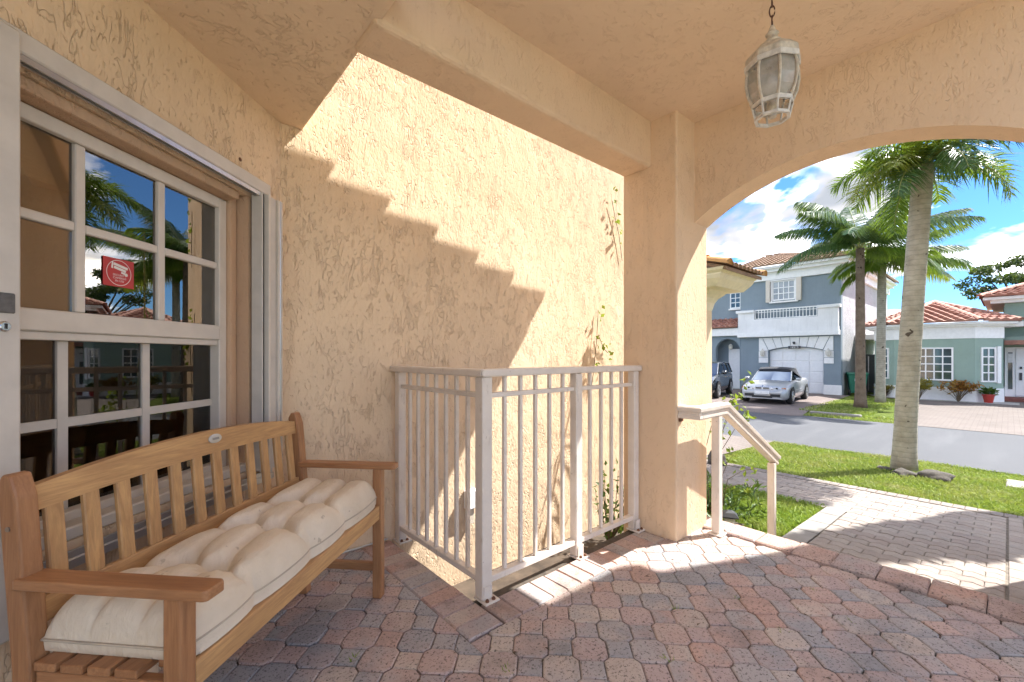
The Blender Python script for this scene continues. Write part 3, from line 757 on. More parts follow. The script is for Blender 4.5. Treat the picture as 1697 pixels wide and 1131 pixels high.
kc = MB(); kc.lathe([(.013, 0), (.013, .006), (.010, .009)], 16); kc.xf(R45 @ Matrix.Translation((.962, 1.3175, 1.222)) @ Matrix.Rotation(PI / 2, 4, 'X'))
o = kc.build('lock_cylinder', 'chrome', ss, smooth='auto'); o.matrix_parent_inverse = ss.matrix_basis.inverted()
ks_ = MB(R45); ks_.box(.960, .9635, 1.306, 1.3083, 1.216, 1.229); o = ks_.build('keyhole', 'dark_gap', ss); o.matrix_parent_inverse = ss.matrix_basis.inverted()
for (t_, z_) in ((1.245, 2.11), (1.62, 2.09), (1.90, 2.06)):
    m = MB(); m.lathe([(.009, 0), (.009, .003), (.004, .006)], 10); m.xf(R45 @ Matrix.Translation((t_, 1.399, z_)) @ Matrix.Rotation(PI / 2, 4, 'X'))
    m.build('wall_plug', 'stucco_smooth' if t_ < 1.9 else 'rust', house)

# security sticker
st = thing('security_sticker', 'square red security camera sticker on the upper window pane', 'sticker', R45 @ Vector((1.411, 1.486, 1.441)))
st.rotation_euler = (PI / 2, 0, PI / 4)
m = MB(); m.box(-.055, .055, -.049, .049, -.0006, .0006); m.build('sticker_sheet', 'sticker_red', st)
ring = MB(); n = 48
ring.v = [(r * math.cos(2 * PI * i / n), r * math.sin(2 * PI * i / n), .0012) for r in (.0425, .0445) for i in range(n)]
ring.f = [(i, (i + 1) % n, n + (i + 1) % n, n + i) for i in range(n)]; ring.build('ring', 'sticker_white', st)
for tx, yy, sz in (('SECURITY', -.0085, .0098), ('CAMERAS', -.0185, .0098), ('IN USE', -.0285, .0098)):
    o = mesh_obj('lettering', text_mesh(tx, sz), 'sticker_white', st); o.location = (0.002, yy, .0012); o.scale = (1.12, 1, 1)
m = MB()
def q2(mb, pts, z=.0012): mb.add([(x, y, z) for x, y in pts], [tuple(range(len(pts)))])
def rotp(pts, a, c=(0, 0)): return [(c[0] + x * math.cos(a) - y * math.sin(a), c[1] + x * math.sin(a) + y * math.cos(a)) for x, y in pts]
A_ = -.22
q2(m, rotp([(-.026, .004), (.026, .004), (.026, .013), (-.026, .013)], A_, (.004, .016)))
q2(m, rotp([(-.022, -.007), (.022, -.007), (.022, .002), (-.022, .002)], A_, (.004, .016)))
q2(m, rotp([(-.031, -.009), (-.024, -.009), (-.028, .014), (-.033, .014)], A_, (.004, .016)))
q2(m, rotp([(.004, -.016), (.018, -.016), (.014, -.009), (.004, -.009)], A_, (.006, .016)))
q2(m, [(.026 + .006 * math.cos(t * PI / 5), -.003 + .006 * math.sin(t * PI / 5)) for t in range(10)])
q2(m, [(.016, .001), (.025, -.006), (.028, -.001), (.018, .006)])
m.build('camera_symbol', 'sticker_white', st)

# ------------------------------------------------------------------ porch railing
pr = thing('porch_railing', 'cream metal corner railing with balusters between wall and column', 'railing', (1.232, 1.625, 0))
def pbx(name, mat, x0, x1, y0, y1, z0, z1, bevel=.003, par=None):
    par = par or pr; m = MB(); L = par.location; m.box(x0 - L.x, x1 - L.x, y0 - L.y, y1 - L.y, z0 - L.z, z1 - L.z); return m.build(name, mat, par, bevel=bevel)
ZT0, ZT1 = 1.050, 1.088
for (x0, x1, y0, y1) in ((1.202, 1.262, 1.595, 1.655), (1.87, 1.925, 1.60, 1.65), (2.445, 2.50, 1.60, 1.65), (1.207, 1.257, 2.455, 2.51)):
    pbx('post', 'rail_paint', x0, x1, y0, y1, .012, ZT0, bevel=.004)
# top rail mitred at the corner: two runs meeting at the post
tr1 = MB(); tr1.prism([(1.19 - 1.232, 1.583 - 1.625), (2.513 - 1.232, 1.583 - 1.625), (2.513 - 1.232, 1.667 - 1.625), (1.274 - 1.232, 1.667 - 1.625)], ZT0 + .001, ZT1); tr1.build('top_rail', 'rail_paint', pr, bevel=.008, seg=2)
tr2 = MB(); tr2.prism([(1.188 - 1.232, 1.5845 - 1.625), (1.272 - 1.232, 1.6685 - 1.625), (1.272 - 1.232, 2.548 - 1.625), (1.188 - 1.232, 2.548 - 1.625)], ZT0 + .001, ZT1 - .0005); tr2.build('top_rail', 'rail_paint', pr, bevel=.008, seg=2)
for a_, b_ in ((1.263, 1.869), (1.926, 2.444)):
    pbx('middle_rail', 'rail_paint', a_, b_, 1.612, 1.638, .950, .974); pbx('bottom_rail', 'rail_paint', a_, b_, 1.605, 1.645, .075, .105)
pbx('middle_rail', 'rail_paint', 1.219, 1.245, 1.656, 2.454, .950, .974); pbx('bottom_rail', 'rail_paint', 1.212, 1.252, 1.656, 2.454, .075, .105)
def balu(x, y):
    pbx('baluster', 'rail_paint', x - .0095, x + .0095, y - .0095, y + .0095, .1055, .9495, bevel=.002)
    pbx('baluster', 'rail_paint', x - .0095, x + .0095, y - .0095, y + .0095, .9745, ZT0 - .0005, bevel=.002)
for i in range(5): balu(1.36 + i * .1055, 1.625)
for i in range(4): balu(2.02 + i * .1055, 1.625)
for i in range(7): balu(1.232, 1.755 + i * .1)
for (x, y) in ((1.232, 1.625), (1.897, 1.625), (2.472, 1.625), (1.232, 2.482)):
    pl = pbx('foot_plate', 'rail_paint', x - .034, x + .05, y - .062, y + .034, .001, .011, bevel=.002)
    br_ = pbx('foot_bracket', 'rail_paint', x - .024, x + .024, y - .036, y - .0305 if y < 2 else y - .03, .0115, .075, bevel=.001)
    for dx in (-.015, .022):
        m = MB(); m.lathe([(.009, 0), (.009, .006), (.005, .012)], 8, (x + dx - 1.232, y - .048 - 1.625, .0115)); m.build('bolt', 'rust', pr)
# step handrail
hr = thing('step_handrail', 'cream metal handrail stepping down beside the column', 'handrail', (2.82, 1.23, 0))
def hbx(*a, **k): return pbx(*a, par=hr, **k)
hbx('post', 'rail_paint', 2.79, 2.842, 1.205, 1.255, .012, .765, bevel=.004)
hbx('post', 'rail_paint', 3.775, 3.825, 1.205, 1.255, -.5, .30, bevel=.004)
hbx('foot_plate', 'rail_paint', 2.77, 2.895, 1.185, 1.275, .001, .011)
for dy in (-.025, .03):
    m = MB(); m.lathe([(.008, 0), (.008, .006), (.004, .012)], 8, (2.872 - 2.82, dy, .0115)); m.build('bolt', 'bolt', hr)
# swept rail section: cap on a narrower channel
def sweep(path, sec, mb):
    P = [Vector(p) for p in path]; k = len(sec); n0 = len(mb.v)
    for i, p in enumerate(P):
        d0 = (P[i] - P[i - 1]).normalized() if i > 0 else (P[1] - P[0]).normalized()
        d1 = (P[i + 1] - P[i]).normalized() if i < len(P) - 1 else d0
        d = (d0 + d1).normalized(); side0 = d0.cross(Vector((0, 0, 1))).normalized(); side1 = d1.cross(Vector((0, 0, 1))).normalized()
        side = (side0 + side1).normalized(); side *= 1 / max(.4, side.dot(side0)); up = side.normalized().cross(d).normalized()
        up *= 1 / max(.5, (up.dot(side0.normalized().cross(d0).normalized())))
        for a, b in sec: mb.v.append(tuple(p + side * a + up * b))
    for i in range(len(P) - 1):
        for j in range(k): mb.f.append((n0 + i * k + j, n0 + i * k + (j + 1) % k, n0 + (i + 1) * k + (j + 1) % k, n0 + (i + 1) * k + j))
    mb.f.append(tuple(n0 + j for j in range(k - 1, -1, -1))); mb.f.append(tuple(n0 + (len(P) - 1) * k + j for j in range(k)))
sec = [(-.024, -.078), (.024, -.078), (.028, -.070), (.028, -.055), (.022, -.05), (.022, -.034), (.036, -.028), (.038, -.008), (.030, 0), (-.030, 0), (-.038, -.008), (-.036, -.028), (-.022, -.034), (-.022, -.05), (-.028, -.055), (-.028, -.070)]
m = MB(); sweep([(2.555 - 2.82, .112, .842), (2.555 - 2.82, 0, .842), (2.93 - 2.82, 0, .842), (3.90 - 2.82, 0, .345)], sec, m); m.build('rail', 'rail_paint', hr)
m = MB(); m.box(-.285, -.24, .104, .1125, .74, .80); m.build('bracket', 'rust', hr)

# ------------------------------------------------------------------ bench
BO = R45 @ Vector((.893, .795, 0))
bench = thing('bench', 'slatted wooden bench with armrests under the window', 'bench', BO, math.radians(43.2))
BL, BD = 1.135, .425
def bb_(name, mat, *b, bevel=.005): m = MB(); m.box(*b); return m.build(name, mat, bench, bevel=bevel, seg=2)
for x0 in (0, BL - .044):
    bb_('leg', 'wood_dark_z' if x0 > 0 else 'wood_dark_z', x0, x0 + .044, 0, .044, 0, .612)
    # rear leg and back post in one, raked
    m = MB(); m.prism([(BD - .05, 0), (BD - .002, 0), (BD + .003, .42), (BD + .042, .85), (BD + .028, .875), (BD + .008, .873), (BD - .010, .82), (BD - .045, .42)], x0, x0 + .046, 'x'); m.build('back_post', 'wood_dark_z', bench, bevel=.006, seg=2)
    m = MB(); m.prism([(x0 - .008, -.058), (x0 - .002, -.068), (x0 + .044, -.068), (x0 + .052, -.058), (x0 + .052, BD - .012), (x0 - .008, BD - .012)] if x0 == 0 else [(x0 - .008, -.058), (x0 - .002, -.068), (x0 + .046, -.068), (x0 + .052, -.058), (x0 + .052, BD - .012), (x0 - .008, BD - .012)], .613, .638)
    m.build('armrest', 'wood_dark_y', bench, bevel=.004, seg=2)
    bb_('side_apron', 'wood_dark_y', x0 + .008, x0 + .036, .045, BD - .051, .345, .4215)
    bb_('stretcher', 'wood_dark_y', x0 + .010, x0 + .034, .045, BD - .051, .125, .165)
bb_('front_apron', 'wood_x', .045, BL - .045, .006, .032, .378, .442)
bb_('rear_apron', 'wood_dark_x', .047, BL - .047, BD - .04, BD - .012, .355, .4215)
for i in range(5):
    y0 = .045 + i * .069
    bb_('seat_slat', 'wood_dark_x', .006 if i else .046, BL - (.006 if i else .046), y0, y0 + .056, .4225, .4425, bevel=.003)
# back: lower rail, arched crest, slats
def back_y(z): return BD - .021 + (z - .42) * (.040 / .43)
m = MB(); y0 = back_y(.54); m.beam((.047, y0, .537), (BL - .047, y0, .537), .024, .062, up=(0, .12, 1)); m.build('back_rail', 'wood_x', bench, bevel=.004, seg=2)
cr_ = MB(); NS = 24; prof = []
for i in range(NS + 1):
    u = i / NS; x = .047 + u * (BL - .094)
    rise_ = .036 * (1 - (2 * u - 1) ** 2) 
    zt = .836 + rise_ * 1.1; zb = .776 + rise_ * .5
    for (z, dy) in ((zb, -.012), (zt, -.012), (zt, .012), (zb, .012)): prof.append((x, back_y(z) + dy, z))
cr_.v = prof
for i in range(NS):
    for j in range(4): a = i * 4; cr_.f.append((a + j, a + (j + 1) % 4, a + 4 + (j + 1) % 4, a + 4 + j))
cr_.f += [(3, 2, 1, 0), tuple(NS * 4 + j for j in range(4))]
cr_.build('crest_rail', 'wood_x', bench)
for i in range(12):
    x = .047 + .043 + i * (BL - .094 - .086) / 11; u = (x - .047) / (BL - .094)
    zt = .776 + .018 * (1 - (2 * u - 1) ** 2) + .004
    m = MB(); m.beam((x, back_y(.566) - .001, .566), (x, back_y(zt) - .001, zt), .041, .015, up=(0, 1, 0)); m.build('back_slat', 'wood_z', bench, bevel=.003)
bd = MB(); bd.lathe([(.03, 0), (.03, .003), (.026, .0042)], 28); bd.xf(Matrix.Translation((.60, back_y(.845) - .0125, .845)) @ Matrix.Rotation(PI / 2 - .12, 4, 'X') @ Matrix.Diagonal((1.0, .55, 1, 1)))
bg_ = bd.build('badge', 'badge', bench, smooth='auto')
for i in range(5):
    m = MB(); m.box(-.0025, .0025, -.004, .004, 0, .0006); m.xf(Matrix.Translation((.588 + i * .0062, back_y(.845) - .0172, .845)) @ Matrix.Rotation(PI / 2 - .12, 4, 'X')); m.build('badge_mark', 'badge_ink', bg_)
for (x, y, z) in ((-.0005, BD - .02, .38), (-.0005, BD + .008, .75)):
    m = MB(); m.lathe([(.006, 0), (.006, .002)], 10); m.xf(Matrix.Translation((x, y, z)) @ Matrix.Rotation(-PI / 2, 4, 'Y')); m.build('bolt', 'bolt', bench)

# cushion
cu = thing('seat_cushion', 'tufted beige seat cushion lying on the wooden bench', 'cushion', BO, math.radians(43.2))
CX0, CX1, CY0, CY1, CZ = .03, BL - .035, .018, .392, .4440
colx = [0, .22, .48, .71, 1.0]      # puff borders along the length
rowy = [0, .36, .68, 1.0]
NXg, NYg = 170, 74
def puffs(u, lines):
    for i in range(len(lines) - 1):
        if u <= lines[i + 1] or i == len(lines) - 2:
            a, b = lines[i], lines[i + 1]; return i, (u - a) / (b - a)
hsh = [[random.uniform(.86, 1.1) for _ in range(5)] for _ in range(6)]
def ctop(u, v):
    uu = u + .018 * math.sin(v * 7 + 1) + .010 * math.sin(v * 17); vv = v + .03 * math.sin(u * 9) + .02 * math.sin(u * 23 + 2)
    uu = min(max(uu, 0), 1); vv = min(max(vv, 0), 1)
    i, a = puffs(uu, colx); j, b = puffs(vv, rowy)
    edge_u = min(u, 1 - u) / .055; edge_v = min(v, 1 - v) / .15
    eu = math.sqrt(max(0, 1 - (1 - min(1, edge_u)) ** 2)); ev = math.sqrt(max(0, 1 - (1 - min(1, edge_v)) ** 2))
    pu = 1 - abs(2 * a - 1) ** 3.2; pv = 1 - abs(2 * b - 1) ** 3.0
    if i == 0 and a < .5: pu = 1
    if i == len(colx) - 2 and a > .5: pu = 1
    if j == 0 and b < .5: pv = max(pv, .9)
    if j == 2 and b > .5: pv = max(pv, .9)
    du = min(abs(uu - q_) for q_ in colx[1:-1]) * 1.07; dv_ = min(abs(vv - q_) for q_ in rowy[1:-1]) * .384; tf = math.exp(-(du * du + dv_ * dv_) / (2 * .024 ** 2))
    p = (.60 + .40 * (max(pu, 0) ** .6) * (max(pv, 0) ** .6) * hsh[i][j]) * (1 - .74 * tf)
    ang = math.atan2(dv_, du); p += .035 * math.sin(ang * 9 + i * 2 + j) * math.exp(-(du * du + dv_ * dv_) / (2 * .055 ** 2)) * (1 - tf)
    h_ = (.086 * p + .006) * eu * ev
    wr = .0028 * math.sin(60 * u + 22 * v + 5 * math.sin(11 * v)) * (1 - pu) * ev + .0025 * math.sin(46 * v - 30 * u + 4 * math.sin(9 * u)) * (1 - pv)
    return max(.004, h_ + wr * eu)
cm = MB(); seam = .062
for j in range(NYg + 1):
    for i in range(NXg + 1):
        u, v = i / NXg, j / NYg
        # finer near the rim
        u_ = .5 - .5 * math.cos(PI * u) if False else u
        # rim bulges in and out between creases
        ci, a = puffs(u, colx)
        bul = .016 * (abs(math.sin(PI * a)) ** .6 - .6)
        x = CX0 + u * (CX1 - CX0); yv = CY0 + v * (CY1 - CY0) + (bul * -1 if v < .12 else (bul if v > .88 else 0)) * (1 - min(1, min(v, 1 - v) / .12))
        cm.v.append((x, yv, CZ + seam * .6 + ctop(u, v)))
nx = NXg + 1
for j in range(NYg):
    for i in range(NXg): a = j * nx + i; cm.f.append((a, a + 1, a + nx + 1, a + nx))
nb = len(cm.v)
rim = [i for i in range(nx)] + [j * nx + NXg for j in range(1, NYg + 1)] + [NYg * nx + i for i in range(NXg - 1, -1, -1)] + [j * nx for j in range(NYg - 1, 0, -1)]
cxm, cym = (CX0 + CX1) / 2, (CY0 + CY1) / 2
rimpts = [Vector(cm.v[r]) for r in rim]
lev = [(1.0, .6), (1.004, .35), (.99, .12), (.955, 0.0)]
for (s_, zf) in lev:
    for p in rimpts:
        k_ = (p.x - cxm, p.y - cym); dx = (1 - s_) * .35
        cm.v.append((p.x - math.copysign(min(dx, .02), k_[0]) * (1 if abs(k_[0]) > .5 else .0), p.y - math.copysign(min(dx, .02), k_[1]) * (1 if abs(k_[1]) > .2 else 0), CZ + seam * zf))
nr = len(rim); base = nb
for q in range(nr): cm.f.append((rim[(q + 1) % nr], rim[q], base + q, base + (q + 1) % nr))
for l_ in range(len(lev) - 1):
    for q in range(nr): a = base + l_ * nr; cm.f.append((a + (q + 1) % nr, a + q, a + nr + q, a + nr + (q + 1) % nr))
cm.f.append(tuple(base + (len(lev) - 1) * nr + q for q in range(nr)))
cm.build('cushion_body', 'cushion_cloth', cu, smooth=True)
for q_u in colx[1:-1]:
    for q_v in rowy[1:-1]:
        x_ = CX0 + q_u * (CX1 - CX0); y_ = CY0 + q_v * (CY1 - CY0); m = MB(); m.lathe([(.010, 0), (.010, .003), (.006, .006)], 12, (x_, y_, CZ + seam * .6 + ctop(q_u, q_v) + .004)); m.build('tuft_button', 'piping_cloth', cu, smooth='auto')
pp = MB(); pts_ = [(p.x, p.y, CZ + seam * .6) for p in rimpts][::2]; pts_ = [(x + (.003 if x > cxm else -.003) * (abs(x - cxm) > .5), y + (.003 if y > cym else -.003) * (abs(y - cym) > .2), z) for x, y, z in pts_]; pp.tube(pts_ + [pts_[0]], .003, 6, cap=False); pp.build('piping', 'piping_cloth', cu, smooth=True)

# ------------------------------------------------------------------ hanging lantern
ln = thing('hanging_lantern', 'weathered cream porch lantern hanging on a rusty chain', 'lantern', (1.95, .63, 2.11)); ln.scale = (.83, .83, .94)
N8 = 8; ph = PI / 8 + .2
m = MB(); m.lathe([(.118, .245), (.121, .262), (.120, .272), (.085, .305), (.05, .325), (.04, .328)], N8, phase=ph); m.build('cap', 'lantern_paint', ln, bevel=.003)
m = MB(); m.lathe([(.119, .222), (.124, .224), (.124, .2445), (.119, .2445)], N8, phase=ph, cap=False); m.build('cap_rim', 'lantern_rim', ln)
m = MB(); m.lathe([(.036, .328), (.04, .338), (.026, .35), (.022, .365), (.03, .372), (.018, .385), (.012, .40), (.006, .412)], 14); m.build('finial', 'lantern_paint', ln, smooth='auto')
bodyp = [(.104, .243), (.114, .20), (.116, .16), (.108, .115), (.088, .072)]
m = MB(); m.lathe([(r - .006, z) for r, z in bodyp], N8, phase=ph, cap=False); m.build('glass_panel', 'lantern_glass', ln)
for k in range(N8):
    a = ph + 2 * PI * k / N8; m = MB(); m.tube([(r * math.cos(a), r * math.sin(a), z) for r, z in bodyp], .0065, 6); m.build('rib', 'lantern_paint', ln, smooth='auto')
m = MB(); m.lathe([(.092, .055), (.094, .072), (.086, .076), (.08, .07), (.08, .055)], N8, phase=ph, cap=False); m.build('lower_ring', 'lantern_rim', ln)
for k in range(N8):
    a = ph + 2 * PI * k / N8; m = MB(); m.tube([(.088 * math.cos(a), .088 * math.sin(a), .06), (.075 * math.cos(a), .075 * math.sin(a), .012)], .005, 6); m.build('strut', 'lantern_rim', ln)
m = MB(); m.lathe([(.066, .002), (.08, .002), (.08, .014), (.066, .014), (.066, .002)], N8, phase=ph, cap=False); m.build('bottom_ring', 'lantern_rim', ln)
m = MB(); m.lathe([(.019, .012), (.021, .05), (.021, .085), (.03, .09), (.026, .13)], 12); m.build('socket', 'lantern_paint', ln, smooth='auto')
m = MB(); m.lathe([(.006, .13), (.024, .145), (.028, .165), (.02, .19), (.004, .20)], 12); m.build('bulb', 'sticker_white', ln, smooth=True)
for k in range(4):
    z = .412 + .018 + k * .042; m = MB(); pts_ = []
    for i in range(17):
        t_ = 2 * PI * i / 16; pts_.append((.0115 * math.cos(t_), 0, z + .024 * math.sin(t_)))
    m.tube(pts_, .0032, 6, cap=False)
    m.xf(Matrix.Rotation(PI / 2 * (k % 2) + .4, 4, 'Z')); m.build('chain_link', 'chain_rust', ln, smooth=True)
m = MB(); m.lathe([(.045, .573), (.045, .58), (.03, .586)], 16); m.build('ceiling_rose', 'lantern_paint', ln)

# ------------------------------------------------------------------ well beside the porch
bx0 = thing('outlet_box', 'small cream outlet box on the sunlit wall behind the railing', 'outlet box', (1.80, 2.52, .12))
m = MB(); m.box(-.05, .05, -.03, .028, -.06, .07); m.build('cover', 'trim_white', bx0, bevel=.006); m = MB(); m.box(-.03, .02, -.012, .028, -.17, -.062); m.build('conduit_body', 'box_beige', bx0, bevel=.004)
cbm = MB(); cbm.tube([(.60, 2.50, .008), (.8, 2.532, .006), (1.0, 2.535, .006), (1.17, 2.53, .012)], .006, 6); tag(cbm.build('cable', 'cable_white', None, smooth=True), 'thin white cable along the foot of the wall', 'cable')
so_ = MB(); so_.add([(1.19, 1.66, -.46), (4.4, 1.66, -.47), (4.4, 2.55, -.47), (1.19, 2.55, -.46)], [(0, 1, 2, 3)]); struct('planting_bed', so_, 'soil')

# ------------------------------------------------------------------ roof tiles
def tile_slope(name, parent, mat, e0, e1, r0, r1, tw=.30, th=.36, hh=.06, lip=.075):
    e0, e1, r0, r1 = map(Vector, (e0, e1, r0, r1)); m = MB()
    ax = (e1 - e0); L = ax.length; ax.normalize()
    rm_ = (r0 + r1) / 2 - e0; up = rm_ - ax * rm_.dot(ax); H = up.length; up.normalize(); nr = ax.cross(up)
    if nr.z < 0: nr = -nr
    l0 = (r0 - e0).dot(ax); l1 = (r1 - e0).dot(ax); nC = max(1, round(H / th)); th = H / nC
    for i in range(nC):
        s0 = i * th; s1 = s0 + th * 1.04; f = (i + .5) / nC
        a = l0 * f; b = L + (l1 - L) * f; nT = max(1, round((b - a) / tw)); w_ = (b - a) / nT
        for k in range(nT):
            vs = []; K = 6
            for (s_, dn) in ((s0, -.01), (s0, lip), (s1, 0.0)):
                for q in range(K + 1):
                    u = q / K; hgt = hh * math.sin(PI * min(1, u / .72)) if u < .72 else -hh * .25 * math.sin(PI * (u - .72) / .28)
                    p = e0 + ax * (a + (k + u) * w_) + up * s_ + nr * ((hgt + dn) if dn != -.01 else -.01)
                    vs.append(p)
            n_ = K + 1
            m.add(vs, [(r * n_ + q, r * n_ + q + 1, (r + 1) * n_ + q + 1, (r + 1) * n_ + q) for r in range(2) for q in range(K)])
    o = m.build(name, mat, parent, smooth='auto', kind='stuff'); return o
def cap_mesh(L=.40, r0=.11, r1=.09, name='ridge_tile'):
    m = MB(); n = 7
    for (x, r) in ((0, r0), (L, r1)):
        for j in range(n): a = PI * j / (n - 1); m.v.append((x, r * math.cos(a), r * .8 * math.sin(a)))
    m.f = [(j, j + 1, n + j + 1, n + j) for j in range(n - 1)] + [tuple(range(n))]
    me = bpy.data.meshes.new(name); me.from_pydata(m.v, [], m.f); me.polygons.foreach_set('use_smooth', [True] * len(me.polygons)); return me
def hip_caps(parent, mat, p, q, step=.36, me=None, lift=.03):
    p = Vector(p); q = Vector(q); d = q - p; n = max(1, int(d.length / step)); dn = d.normalized()
    rot = Matrix.Rotation(math.atan2(dn.y, dn.x), 4, 'Z') @ Matrix.Rotation(-math.asin(dn.z), 4, 'Y')
    if not me.materials: me.materials.append(MATS[mat])
    for i in range(n):
        o = bpy.data.objects.new('ridge_tile', me); COL.objects.link(o); o.parent = parent
        o.location = p + d * (i / n) + Vector((0, 0, lift)); o.rotation_euler = (rot @ Matrix.Rotation(-.06, 4, 'Y')).to_euler()
# far house window facing -X
def far_window(parent, X, y0, y1, z0, z1, cols, rows, glass='far_glass', M=None, fw=.06):
    f = MB(M); d = .05
    f.box(X - d, X + .01, y0, y0 + fw, z0, z1); f.box(X - d, X + .01, y1 - fw, y1, z0, z1); f.box(X - d, X + .01, y0 + fw, y1 - fw, z0, z0 + fw); f.box(X - d, X + .01, y0 + fw, y1 - fw, z1 - fw, z1)
    w_ = f.build('window', 'trim_white', parent)
    cw = (y1 - y0 - 2 * fw) / cols; ch = (z1 - z0 - 2 * fw) / rows; mw = .022
    for i in range(cols):
        for j in range(rows):
            p = MB(M); a = y0 + fw + i * cw; b = z0 + fw + j * ch
            p.box(X - .018, X + .005, a + (mw if i else 0), a + cw - (mw if i < cols - 1 else 0), b + (mw if j else 0), b + ch - (mw if j < rows - 1 else 0)); p.build('pane', glass, w_)
    mu = MB(M)
    for i in range(1, cols): mu.box(X - .04, X - .002, y0 + fw + i * cw - mw, y0 + fw + i * cw + mw, z0 + fw, z1 - fw)
    for j in range(1, rows): mu.box(X - .038, X - .003, y0 + fw, y1 - fw, z0 + fw + j * ch - mw, z0 + fw + j * ch + mw)
    mu.build('muntin', 'trim_white', w_); return w_

# ------------------------------------------------------------------ neighbour's wing end beside the column
nw = thing('neighbouring_wing', 'cream corner wing with tiled eave seen past the column', 'house', (7.87, 3.6, -.66))
def nbx(name, mat, x0, x1, y0, y1, z0, z1, bevel=.01):
    m = MB(); L = nw.location; m.box(x0 - L.x, x1 - L.x, y0 - L.y, y1 - L.y, z0 - L.z, z1 - L.z); return m.build(name, mat, nw, bevel=bevel)
nbx('wall', 'stucco_smooth', 7.55, 8.04, 3.6, 7.0, -.75, 2.0)
prof = [(0, 1.98), (.02, 2.06), (.035, 2.12), (.08, 2.20), (.15, 2.26), (.20, 2.32), (.40, 2.325), (.43, 2.36), (.50, 2.44), (.53, 2.50), (.53, 2.52), (.58, 2.56), (.60, 2.60)]
cm_ = MB()
for (o_, z_) in prof:
    for (x, y) in ((7.70 - o_, 3.6 - o_), (8.04 + o_, 3.6 - o_), (8.04 + o_, 7.0), (7.70 - o_, 7.0)): cm_.v.append((x - 7.87, y - 3.6, z_ + .66))
for i in range(len(prof) - 1):
    for j in range(4): a = i * 4; cm_.f.append((a + j, a + (j + 1) % 4, a + 4 + (j + 1) % 4, a + 4 + j))
cm_.f.append(tuple(len(prof) * 4 - 4 + j for j in range(4))); cm_.build('cornice', 'cream_trim', nw)
rp = MB(); rp.add([(7.12 - 7.87, 2.97 - 3.6, 2.60 + .66), (8.66 - 7.87, 2.97 - 3.6, 2.60 + .66), (8.66 - 7.87, 6.5 - 3.6, 3.76 + .66), (7.12 - 7.87, 6.5 - 3.6, 3.76 + .66),
                   (7.12 - 7.87, 2.97 - 3.6, 2.54 + .66), (8.66 - 7.87, 2.97 - 3.6, 2.54 + .66), (8.66 - 7.87, 6.5 - 3.6, 3.70 + .66), (7.12 - 7.87, 6.5 - 3.6, 3.70 + .66)], [(0, 1, 2, 3), (7, 6, 5, 4), (0, 4, 5, 1), (1, 5, 6, 2), (2, 6, 7, 3), (3, 7, 4, 0)])
rp.build('roof_deck', 'tile_weathered', nw)
bar = cap_mesh(.42, .082, .074, 'roof_tile'); bar.materials.append(MATS['tile_weathered'])
rk = cap_mesh(.44, .12, .105, 'rake_tile'); rk.materials.append(MATS['tile_orange'])
tilt = -math.atan(.33)
for r_ in range(4):
    for k in range(9):
        o = bpy.data.objects.new('roof_tile', bar); COL.objects.link(o); o.parent = nw
        o.location = (7.24 + .165 * k - 7.87, 2.93 + .36 * r_ - 3.6, 2.605 + .66 + .12 * r_ + .012); o.rotation_euler = (Matrix.Rotation(PI / 2, 4, 'Z') @ Matrix.Rotation(tilt + .05, 4, 'Y')).to_euler()
    for xx in (7.14, 8.66):
        o = bpy.data.objects.new('rake_tile', rk); COL.objects.link(o); o.parent = nw
        o.location = (xx - 7.87, 2.92 + .36 * r_ - 3.6, 2.62 + .66 + .12 * r_); o.rotation_euler = (Matrix.Rotation(PI / 2, 4, 'Z') @ Matrix.Rotation(tilt + .04, 4, 'Y')).to_euler()

# ------------------------------------------------------------------ grey house across the street
gh = thing('grey_house', 'two-storey grey house with white balcony and tiled hip roof', 'house', (25.8, 7.6, -.78))
GX = 25.8
def gb(name, mat, x0, x1, y0, y1, z0, z1, bevel=0.0, par=None):
    m = MB(); m.box(x0 - GX, x1 - GX, y0 - 7.6, y1 - 7.6, z0 + .78, z1 + .78); return m.build(name, mat, par or gh, bevel=bevel)
def gm(): return MB(Matrix.Translation((-GX, -7.6, .78)))
# front wall pieces around the garage opening
fw_ = gm()
for (y0, y1, z0, z1) in ((5.32, 6.02, -.78, 5.22), (8.51, 9.95, -.78, 5.22), (6.02, 8.51, 1.62, 5.22)): fw_.box(GX, GX + .3, y0, y1, z0, z1)
fw_.build('front_wall', 'stucco_far_grey', gh)
sw = gm(); sw.box(GX + .3, 38, 5.322, 5.6, -.8, 5.85); sw.build('side_wall', 'stucco_far_side', gh)
gb('plinth', 'trim_white', GX - .05, GX + .002, 5.29, 6.02, -.8, -.29)
gb('frieze', 'trim_white', GX - .12, 38, 5.2, 9.9, 5.222, 5.62)
gb('cornice', 'trim_white', GX - .35, 38, 4.98, 9.9, 5.622, 5.78)
gb('fascia', 'trim_white', GX - .5, 38, 4.82, 9.9, 5.782, 5.9)
